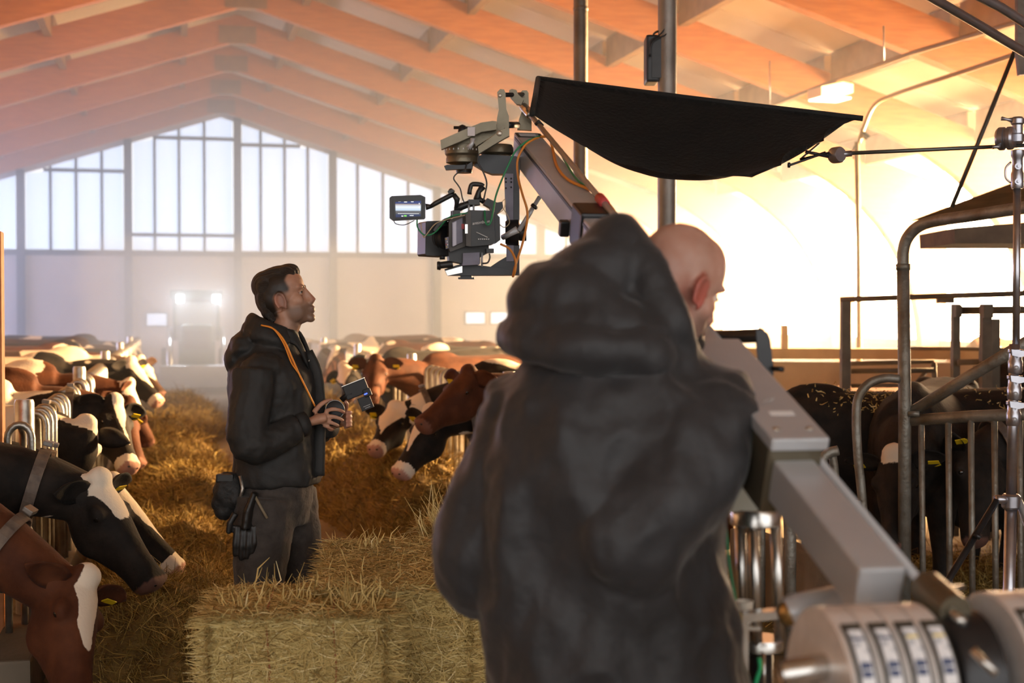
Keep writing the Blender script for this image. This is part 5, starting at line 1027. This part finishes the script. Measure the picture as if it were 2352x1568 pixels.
B().tube([P(1945, 352, 5.2), P(2370, 333, 5.2)], .0072, 12).obj('boom_rod', mat('rod_dark', (.12, .13, .12), .35, .8), st, True)
hc_ = P(2310, 318, 5.17); B().lathe([(0, -.03), (.036, -.03), (.042, -.022), (.042, -.004), (.036, 0), (.036, .004), (.042, .008), (.042, .022), (.036, .03), (0, .03)], hc_, (RT*.85-FWH*.6).normalized(), 30).obj('knuckle', M_chrome, st, True, 35)
for (x0, y0, x1, y1) in [(2300, 272, 2325, 276), (2280, 338, 2296, 336)]: b = B(); b.tube([P(x0, y0, 5.15), P((x0+x1)/2, (y0+y1)/2, 5.15), P(x1, y1, 5.15)], [.008, .005, .010], 10); b.obj('tee_knob', M_chrome, st, True)
B().lathe([(0, -.05), (.016, -.05), (.024, -.04), (.024, -.015), (.019, -.01), (.019, .02), (.025, .026), (.025, .042), (.017, .05), (0, .05)], P(2337, 300, 5.2), ZU, 20).obj('head_casting', M_chrome, st, True, 35)
B().lathe([(0, -.075), (.020, -.075), (.023, -.065), (.023, -.02), (.019, -.01), (.019, .035), (.024, .045), (.024, .065), (0, .07)], P(2337, 386, 5.2), ZU, 20).obj('collar_casting', M_chrome, st, True, 35)
B().tube(smooth_pts([P(2322, 372, 5.17), P(2310, 386, 5.17), P(2310, 408, 5.17), P(2322, 420, 5.17)], 4), .004, 8).obj('lock_loop', M_chrome, st, True)
for (x, y) in [(2337, 417), (2337, 382)]: B().lathe([(0, 0), (.012, 0), (.012, .008), (.005, .008), (.005, .014), (0, .014)], P(x, y, 5.175), -FWH, 14).obj('lock_bolt', M_chrome, st, True, 40)
def vtube(x0, y0, x1, y1, r, d=5.2): return B().tube([P(x0, y0, d), P(x1, y1, d)], r, 16)
vtube(2336, 425, 2334, 800, .0135).obj('upper_column', M_chrome, st, True)
vtube(2330, 790, 2322, 1150, .0185).obj('middle_column', M_chrome, st, True)
gz = P(2316, 784, 5.2); B().tube([P(2322, 1145, 5.2), V((gz.x, gz.y, .03))], .022, 16).obj('lower_column', M_chrome, st, True)
for (x, y) in [(2332, 806), (2330, 866), (2328, 925)]:
    cl = B().lathe([(0, -.045), (.022, -.045), (.026, -.038), (.026, .0), (.023, .006), (.023, .030), (.027, .034), (.027, .044), (0, .046)], P(x, y+24, 5.2), ZU, 20).obj('column_clamp', M_chrome, st, True, 35); b = B(); plate(b, [(x-10, y-4), (x+36, y+2), (x+40, y+8), (x+10, y+14), (x-8, y+10)], 5.16, .012); b.obj('clamp_lever', M_chrome, cl); B().lathe([(0, 0), (.008, 0), (.008, .006), (0, .006)], P(x+2, y+38, 5.165), -FWH, 12).obj('clamp_bolt', M_anod, cl, True)
B().lathe([(0, -.03), (.026, -.03), (.034, -.022), (.034, .018), (.026, .026), (0, .026)], P(2322, 1150, 5.2), ZU, 20).obj('leg_collar', M_chrome, st, True, 35); B().tube([P(2322, 1148, 5.2), P(2288, 1146, 5.17)], .016, 12).obj('leg_lug', M_chrome, st, True)
la, lb = P(2290, 1148, 5.17), P(2170, 1345, 5.12); le = la + (lb-la)*((la.z-.02)/(la.z-lb.z)); B().tube([la, le], .0125, 12).obj('leg', M_blk, st, True)
b = B(); b.tube([P(2238, 1225, 5.13), P(2252, 1236, 5.12)], .009, 8); b.obj('leg_lock', M_blk, st, True)
for dx, dy in ((.45, .15), (.25, -.42)): q = P(2340, 1150, 5.2); B().tube([q, V((q.x+dx, q.y+dy, .02))], .0125, 12).obj('leg', M_anod, st, True)
# ------------------------------------------------------------------ tall steel posts, pipes, lamps
M_post = mat('old_steel_post', (.20, .16, .12), .5, .4, (.12, .095, .075), 5, .15, 40)
M_post2 = mat('grey_steel_post', (.30, .27, .24), .45, .5, (.20, .18, .16), 4, .12, 40)
def tall_post(label, xt, xb, d, r, m_):
    a = gnd(xb, d); top = P(xt, 0, d); e = 7.0
    while e > zroof(top.x)+.2: e -= .1
    t = thing('steel_post', label, 'post', a); B().lathe([(0, 0), (r*2.2, 0), (r*2.2, .015), (r, .02), (r, e), (0, e)], (0, 0, 0), ZU, 24).obj('shaft', m_, t, True, 40); return t
t = tall_post('dark round steel post rising behind the flag, nearer the crane head', 1327, 1333, 10.0, .050, M_post); B().lathe([(.050, 3.74), (.053, 3.745), (.053, 3.765), (.050, 3.77)], (0, 0, 0), ZU, 24).obj('joint_ring', M_post, t, True)
t = tall_post('grey round steel post with a black box strapped near its top', 1525, 1531, 7.6, .050, M_post2)
bx = thing('loudspeaker', 'flat black box strapped to the grey steel post', 'box', P(1494, 195, 7.62)); B().box((.005, 0, .13), (.07, .16, .25), -YAW, .012).obj('box_body', M_blk, bx); B().box((.005, -.085, .13), (.05, .008, .21), -YAW).obj('box_front', M_cb, bx)
q = P(1524, 80, 7.6); B().tube([q+V((.056*math.cos(a), .056*math.sin(a), .01*math.sin(2*a))) for a in [2*PI*k/20 for k in range(21)]], .006, 6).obj('strap', M_cb, bx, True, loc=-bx.location)
for a_ in (0, 1): B().tube(smooth_pts([P(1540-2*a_, -40, 7.52), P(1538, 40, 7.52), P(1533-14*a_, 76, 7.52), P(1500-6*a_, 95, 7.5), P(1490+4*a_, 130, 7.5)], 4), .004, 6).obj('lead', M_cb, bx, True, loc=-bx.location)
def pipe(label, pts, r, m_, name='pipe', cat='pipe', k=1, grp=None):
    q = [P(*p) for p in pts]; q = smooth_pts(q, 5) if k > 1 else q; o = B().tube(q, r, 14).obj(name, m_, None, True); tag(o, label, cat, grp); return o
M_pipe = mat('galv_pipe', (.34, .31, .32), .35, .7, (.25, .23, .24), 9)
pipe('thick galvanised pipe crossing the top corner, lower of two', [(1500, -380, 5.3), (2080, -40, 6.2), (2240, 52, 6.4), (2420, 160, 6.7), (3100, 560, 7.9)], .021, M_pipe)
pipe('thick galvanised pipe crossing the top corner, upper of two', [(1600, -370, 5.2), (2200, -34, 6.0), (2300, 18, 6.1), (2420, 95, 6.3), (3100, 500, 7.4)], .021, M_pipe)
pipe('thin dark brace rod slanting down to the feeder roof', [(2333, 112, 8.6), (2262, 290, 8.55), (2186, 476, 8.62)], .014, mat('dark_rod', (.08, .07, .055), .5, .4), 'brace_rod', 'rod')
b = B(); plate(b, [(2334, -620), (2362, -620), (2362, 170), (2342, 172), (2336, 120)], 8.4, .05); o = b.obj('hanging_bar', M_post, None); tag(o, 'dark flat steel bar hanging at the upper picture edge', 'bar')
pipe('thin conduit running under the rafters past the hanging lamp', [(1780, 238, 16.5), (1905, 190, 15.2), (2100, 120, 13.6), (2345, 48, 12.0), (3000, -140, 9.5)], .022, mat('conduit_brown', (.28, .19, .11), .5, .2), 'conduit')
pipe('bent conduit dropping from the rafters to the thin pole', [(3000, -100, 9.0), (2330, 125, 12.2), (2190, 172, 13.2), (2060, 215, 14.2), (2010, 240, 14.4), (1985, 290, 14.4), (1972, 330, 14.4)], .022, mat('conduit_brown', (.28, .19, .11), .5, .2), 'conduit', 'pipe', 2)
for (x, y0, y1, d) in [(2030, 60, 146, 14.2), (1768, 140, 240, 16.5)]: pipe('thin wire hanger above the conduit' + (' near the hanging lamp' if x < 2000 else ' between two rafters'), [(x, y0, d), (x, y1, d)], .008, M_pipe, 'hanger_wire', 'wire')
lp = wthing('hanging_lamp', 'boxy lamp with pale glowing underside hung below the rafters', 'lamp', P(1905, 225, 15.2))
b = B(); plate(b, [(1868, 205), (1920, 192), (1946, 196), (1946, 216), (1868, 226)], 15.2, .30, .3); b.obj('housing', M_panel, lp)
q = P(1906, 228, 15.2); B().box((q.x, q.y, q.z), (.34, .30, .02), -YAW+.3).obj('diffuser', mat('lamp_glow', (.9, .85, .7), .5, emit=(1, .88, .66), estr=3.0), lp)
B().tube([P(1905, 200, 15.2), P(1905, 186, 15.2)], .012, 8).obj('hanger', M_pipe, lp)
tp = wthing('thin_pole', 'thin dark pole with a small device at its top by the bright wall', 'pole', gnd(1972, 14.4))
ga = gnd(1974, 14.4); B().tube([P(1968, 326, 14.4), P(1972, 560, 14.4), P(1974, 790, 14.4), ga], [.026, .026, .030, .034], 12).obj('shaft', M_post, tp, True)
b = B(); plate(b, [(1978, 304), (1984, 302), (1996, 314), (1990, 320)], 14.4, .10); b.obj('device', M_blk, tp); B().tube([P(1966, 330, 14.4), P(1958, 345, 14.4), P(1960, 365, 14.4)], .008, 6).obj('lead', M_blk, tp)
# ------------------------------------------------------------------ pen at the right: gate, posts, feeder roof, steel frame
gt = wthing('pen_gate', 'weathered tube gate with upright bars and a diagonal brace', 'gate', gnd(2078, 6.8))
def gtube(name, pts, r, m_=M_rust, root=None, k=1):
    q = [P(*p) for p in pts]; q = smooth_pts(q, 5) if k > 1 else q; return B().tube(q, r, 14).obj(name, m_, root or gt, True)
pg = gnd(2082, 6.8)
gp_ = B().tube([pg, P(2078, 900, 6.8), P(2074, 610, 6.8)], .030, 18).obj('gate_post', M_rust, gt, True)
gtube('sleeve', [(2074, 606, 6.8), (2074, 620, 6.8)], .034)
gtube('bent_top_pipe', [(2074, 612, 6.8), (2075, 575, 6.8), (2085, 545, 6.78), (2110, 520, 6.74), (2150, 507, 6.65), (2230, 495, 6.45), (2400, 470, 6.1), (2800, 420, 5.4), (3050, 400, 5.1)], .028, k=2)
gtube('top_rail', [(2095, 965, 6.8), (2230, 956, 6.6), (2446, 947, 6.25)], .028)
gtube('diagonal_brace', [(2096, 945, 6.8), (2230, 862, 6.6), (2446, 733, 6.25)], .028)
pg2 = gnd(2450, 6.25); B().tube([pg2, V((pg2.x, pg2.y, 1.9))], .030, 18).obj('gate_post', M_rust, gt, True)
gtube('hinge_block', [(2086, 950, 6.78), (2112, 950, 6.76)], .014)
for i, x in enumerate([2118, 2180, 2232, 2286, 2344, 2400]):
    d = 6.8-.0016*(x-2095)*.95; a = P(x-2, 962, d); e = P(x+8, 784, d); B().tube([a, V((e.x, e.y, .04))], .0145, 12).obj('bar', M_rust, gt, True)
ea, eb = P(2085, 784, 6.8), P(2420, 784, 6.3); B().tube([V((ea.x, ea.y, .06)), V((eb.x, eb.y, .06))], .022, 12).obj('bottom_rail', M_rust, gt, True)
gtube('bent_side_pipe', [(2066, 870, 6.8), (2035, 868, 6.8), (2002, 877, 6.8), (1978, 900, 6.8), (1967, 940, 6.8), (1970, 1040, 6.8), (1982, 1170, 6.8), (1990, 1400, 6.8)], .0215, k=2)
# short feed fence at the pen front
pf = wthing('pen_fence', 'short row of bent tube stanchions on a concrete kerb behind the crane arm', 'fence', gnd(1880, 6.6))
def upright(name, pts, r, zb=.0):
    q = smooth_pts([P(*p) for p in pts], 4); e = q[-1].copy(); e.z = zb; B().tube(q+[e], r, 12).obj(name, M_rust, pf, True)
upright('stanchion', [(1925, 1034, 6.7), (1900, 1042, 6.7), (1888, 1070, 6.7), (1890, 1200, 6.7)], .024)
upright('stanchion', [(1912, 1045, 6.72), (1918, 1100, 6.72), (1920, 1250, 6.72)], .020)
upright('stanchion', [(1812, 1150, 6.5), (1815, 1250, 6.5)], .028)
upright('stanchion', [(1748, 1100, 6.9), (1750, 1250, 6.9)], .018)
upright('stanchion', [(1968, 1150, 6.6), (1970, 1250, 6.6)], .024)
a, c_ = P(1700, 1225, 7.4), P(1960, 1360, 6.35); a.z = c_.z = .27; B().box((a+c_)/2, ((c_-a).length, .12, .50), math.atan2(c_.y-a.y, c_.x-a.x), .01).obj('kerb', M_conc, pf)
# raised straw bed in the pen
bedc = P(2170, 1330, 7.6); n_ = 14000; px_ = RNG.normal(bedc.x, .9, n_); py_ = RNG.normal(bedc.y+.2, .5, n_); pz_ = .12+.06*RNG.random(n_)
bed = link('pen_bedding', B().box((bedc.x, bedc.y+.2, .07), (3.6, 2.0, .14), -YAW, .03).mesh('bed'), M_feedb); tag(bed, 'trampled straw bed under the cows in the pen', 'straw', None, 'stuff')
dd = RNG.normal(0, 1, (n_, 3)); dd[:, 2] = np.abs(dd[:, 2])*.15; s_ = link('stalks', strands(np.stack([px_, py_, pz_], 1), dd, np.tile([[0, 0, 1.]], (n_, 1)), RNG.uniform(.05, .16, n_), RNG.uniform(.003, .006, n_)), M_feed, bed); s_['kind'] = 'stuff'
# feeder roof
fr = wthing('feeder_roof', 'dusty brown board roof of a feeder above the pen', 'roof', P(2250, 560, 8.6))
M_board = mat('dusty_board', (.19, .145, .085), .8, 0, (.12, .09, .05), 6, .3, 40)
c0, c1, c2, c3 = P(2092, 507, 8.4), P(2330, 418, 9.4), P(2480, 400, 9.3), P(2470, 465, 8.0)
bm_ = B(); vs_ = [bm_.bm.verts.new(q) for q in (c0, c1, c2, c3)]; bm_.bm.faces.new(vs_); bmesh.ops.solidify(bm_.bm, geom=bm_.bm.faces[:], thickness=.03); bm_.obj('roof_board', M_board, fr)
b = B(); plate(b, [(2150, 532), (2480, 505), (2480, 565), (2152, 565)], 8.5, .7); b.obj('feeder_box', mat('box_brown', (.15, .10, .06), .75, 0, (.10, .065, .04), 7), fr)
for (x, d) in ((2470, 8.2), (2480, 9.2)): q = gnd(x, d); B().box((q.x, q.y, 1.25), (.08, .08, 2.5), -YAW).obj('support', M_board, fr)
# steel frame
sf = wthing('cattle_stall', 'rusty steel stall with uprights and rails beyond the pen', 'stall', gnd(1945, 10.6))
M_fr = mat('frame_steel', (.16, .125, .085), .6, .3, (.10, .075, .05), 6, .2, 30)
def fbox(name, x0, x1, y0, y1, d, th): b = B(); plate(b, rect(x0, x1, y0, y1), d, th); b.obj(name, M_fr, sf)
def fpost(name, x0, x1, y0, d, th):
    a = P(x0, y0, d); c_ = P(x1, y0, d); w_ = (c_-a).length; m_ = (a+c_)/2; B().box((m_.x, m_.y, m_.z/2), (w_, th, m_.z), -YAW).obj(name, M_fr, sf)
fpost('upright', 1932, 1952, 692, 10.6, .08); fpost('upright', 2187, 2203, 698, 10.4, .07); fpost('upright', 2253, 2275, 700, 10.2, .08); fpost('upright', 2276, 2294, 732, 10.3, .07); fpost('upright', 2580, 2600, 664, 9.9, .07)
for (pts, r) in [([(1930, 688, 10.6), (2100, 682, 10.4), (2400, 672, 10.1), (2600, 664, 9.9)], .022), ([(2200, 713, 10.4), (2400, 711, 10.1)], .030), ([(1955, 852, 10.6), (2145, 850, 10.5)], .020), ([(1955, 835, 10.9), (2145, 830, 10.8)], .018), ([(2090, 800, 12.5), (2400, 803, 12.2)], .018), ([(1955, 886, 10.6), (2150, 884, 10.5)], .016), ([(2145, 832, 10.6), (2148, 900, 10.6)], .020), ([(2090, 895, 10.6), (2130, 850, 10.6)], .016), ([(2200, 832, 10.3), (2400, 826, 10.2)], .022), ([(2190, 905, 10.3), (2400, 903, 10.2)], .020), ([(2240, 840, 10.3), (2255, 980, 10.3)], .016)]:
    B().tube([P(*p) for p in pts], r, 10).obj('rail', M_fr, sf, True)
fbox('hanging_plate', 2152, 2190, 683, 696, 10.4, .05); fbox('bracket', 2192, 2206, 700, 728, 10.35, .08); fbox('bracket', 2255, 2277, 698, 730, 10.15, .09)
# long low wall and rails behind the pen
lw = wthing('partition_wall', 'pale low concrete partition with a wooden top rail behind the pen', 'wall', gnd(1900, 13.5))
a, c_ = P(1650, 830, 13.6), P(2420, 830, 13.2); B().box(((a.x+c_.x)/2, (a.y+c_.y)/2, .58), ((c_-a).length, .14, 1.16), math.atan2(c_.y-a.y, c_.x-a.x)).obj('wall_panel', mat('pale_concrete', (.48, .38, .27), .85, 0, (.36, .27, .18), 2.2, .2, 20), lw)
B().box(((a.x+c_.x)/2, (a.y+c_.y)/2, 1.24), ((c_-a).length, .20, .10), math.atan2(c_.y-a.y, c_.x-a.x)).obj('top_rail', mat('ledge_wood', (.55, .40, .22)), lw)
for x in (1802,): q = P(x, 784, 13.4); B().box((q.x, q.y, 1.40), (.05, .05, .22)).obj('peg', mat('ledge_wood', (.55, .40, .22)), lw)
# cubicle rails glinting in the middle distance
for i, (x, y, d) in enumerate([(1075, 790, 19), (1120, 786, 20.5), (1165, 780, 22), (1040, 800, 18)]):
    cbk = wthing('cubicle_divider', ['pale looped cubicle rail behind the right row, second from the director', 'pale looped cubicle rail behind the right row, third from the director', 'pale looped cubicle rail closest to the hood', 'pale looped cubicle rail behind the right row, closest to the director'][i], 'rail', gnd(x, d), 'cubicle rails behind the right row')
    q = gnd(x, d); B().tube(smooth_pts([q, q+V((0, 0, 1.0)), q+V((.3, -.1, 1.15)), q+V((1.3, -.3, 1.1)), q+V((1.7, -.4, .9)), q+V((1.6, -.4, .5)), q+V((.1, 0, .45))], 4), .03, 10).obj('loop', M_galv, cbk, True)
# straw bits on the big cow's back
for o_ in [o for o in COL.objects if o.type == 'EMPTY' and o.get('label', '').startswith('large black cow with straw')]:
    bpy.context.view_layer.update(); body = [c for c in o_.children if c.name.startswith('body')][0]; cc = get_co(body.data); nn = get_no(body.data)
    ok = np.where((cc[:, 2] > 1.22) & (cc[:, 0] < .1) & (cc[:, 0] > -1.3))[0]; w_ = 1.0*(np.exp(-((cc[ok, 0]+.35)/.22)**2)+.12); ok = RNG.choice(ok, 420, p=w_/w_.sum())
    d_ = RNG.normal(0, 1, (420, 3)); d_ = d_-nn[ok]*(d_*nn[ok]).sum(1, keepdims=True)*.8
    s_ = link('straw_bits', strands(cc[ok]+nn[ok]*.004, d_, nn[ok], RNG.uniform(.015, .05, 420), RNG.uniform(.004, .009, 420)), M_straw, o_); s_['kind'] = 'stuff'
# ------------------------------------------------------------------ loader with work lamps at the far end of the alley
tr = wthing('tractor', 'pale loader with two blazing work lamps at the far end of the alley', 'tractor', gnd(450, 30.0))
M_trb = mat('loader_green', (.10, .17, .16), .5, .1, (.07, .12, .11), 4); M_tyre = mat('loader_tyre', (.03, .03, .03), .8); M_gls = mat('cab_glass', (.35, .42, .45), .1, 0)
tq = gnd(452, 30.0)
def tb(name, dx, dy, z0, z1, w_, l_, m_=M_trb, bev=.03): return B().box((tq.x+dx, tq.y+dy, (z0+z1)/2), (w_, l_, z1-z0), 0, bev).obj(name, m_, tr)
tb('chassis', 0, .8, .35, 1.0, .75, 2.2); tb('bonnet', 0, -.1, .8, 1.35, .62, 1.0); tb('grille', 0, -.62, .85, 1.25, .5, .05, M_tyre); tb('cab', 0, 1.0, 1.0, 1.9, .95, 1.1, M_gls); tb('cab_roof', 0, 1.0, 1.9, 2.08, 1.1, 1.3)
for sx in (-.46, .46): tb('cab_pillar', sx, .45, 1.0, 1.92, .07, .07)
for sx in (-.62, .62):
    B().lathe([(0, -.12), (.38, -.12), (.42, -.08), (.42, .08), (.38, .12), (0, .12)], (tq.x+sx, tq.y+1.3, .42), (1, 0, 0), 28).obj('wheel', M_tyre, tr, True, 40); B().lathe([(0, -.10), (.26, -.10), (.30, -.07), (.30, .07), (.26, .10), (0, .10)], (tq.x+sx, tq.y-.2, .30), (1, 0, 0), 28).obj('wheel', M_tyre, tr, True, 40)
    B().tube([(tq.x+sx*.9, tq.y+.9, 1.25), (tq.x+sx*.9, tq.y-.4, 1.0), (tq.x+sx*.9, tq.y-1.3, .45)], .06, 10).obj('loader_arm', M_alu, tr, True)
tb('bucket', 0, -1.55, .10, .55, 1.5, .5, M_anod)
M_lampg = mat('work_lamp_glow', (.9, .95, 1), .3, emit=(.82, .93, 1.0), estr=30.0)
for px_ in (414, 497):
    q = P(px_, 686, 29.6); q.y = tq.y+.30; k_ = (q.y)/P(px_, 686, 29.6).y
    lx = CAM.x+(P(px_, 686, 29.6)-CAM).x*k_; lz = CAM.z+(P(px_, 686, 29.6)-CAM).z*k_
    hl = B().box((lx, q.y+.06, lz), (.20, .10, .20), 0, .02).obj('work_lamp', M_tyre, tr); B().box((lx, q.y-.002, lz), (.15, .02, .15), 0, .004).obj('lamp_glass', M_lampg, hl)
    ld = bpy.data.lights.new('work_lamp_light', 'SPOT'); ld.energy = 110; ld.color = (.80, .92, 1.0); ld.spot_size = 2.2; ld.spot_blend = .6; ld.shadow_soft_size = .08
    lo = bpy.data.objects.new('work_lamp_light', ld); COL.objects.link(lo); lo.location = (lx, q.y-.08, lz); lo.rotation_euler = (math.radians(72), 0, PI)
tb('lamp_bar', 0, .38, 1.82, 1.90, 1.0, .06, M_tyre, .01)
haze('smoke', tq.x-1.6, tq.x+2.2, 17.5, 29.2, .03, 2.6, .05, (1, 1, 1), .3, 'denser pale smoke drifting in front of the loader')
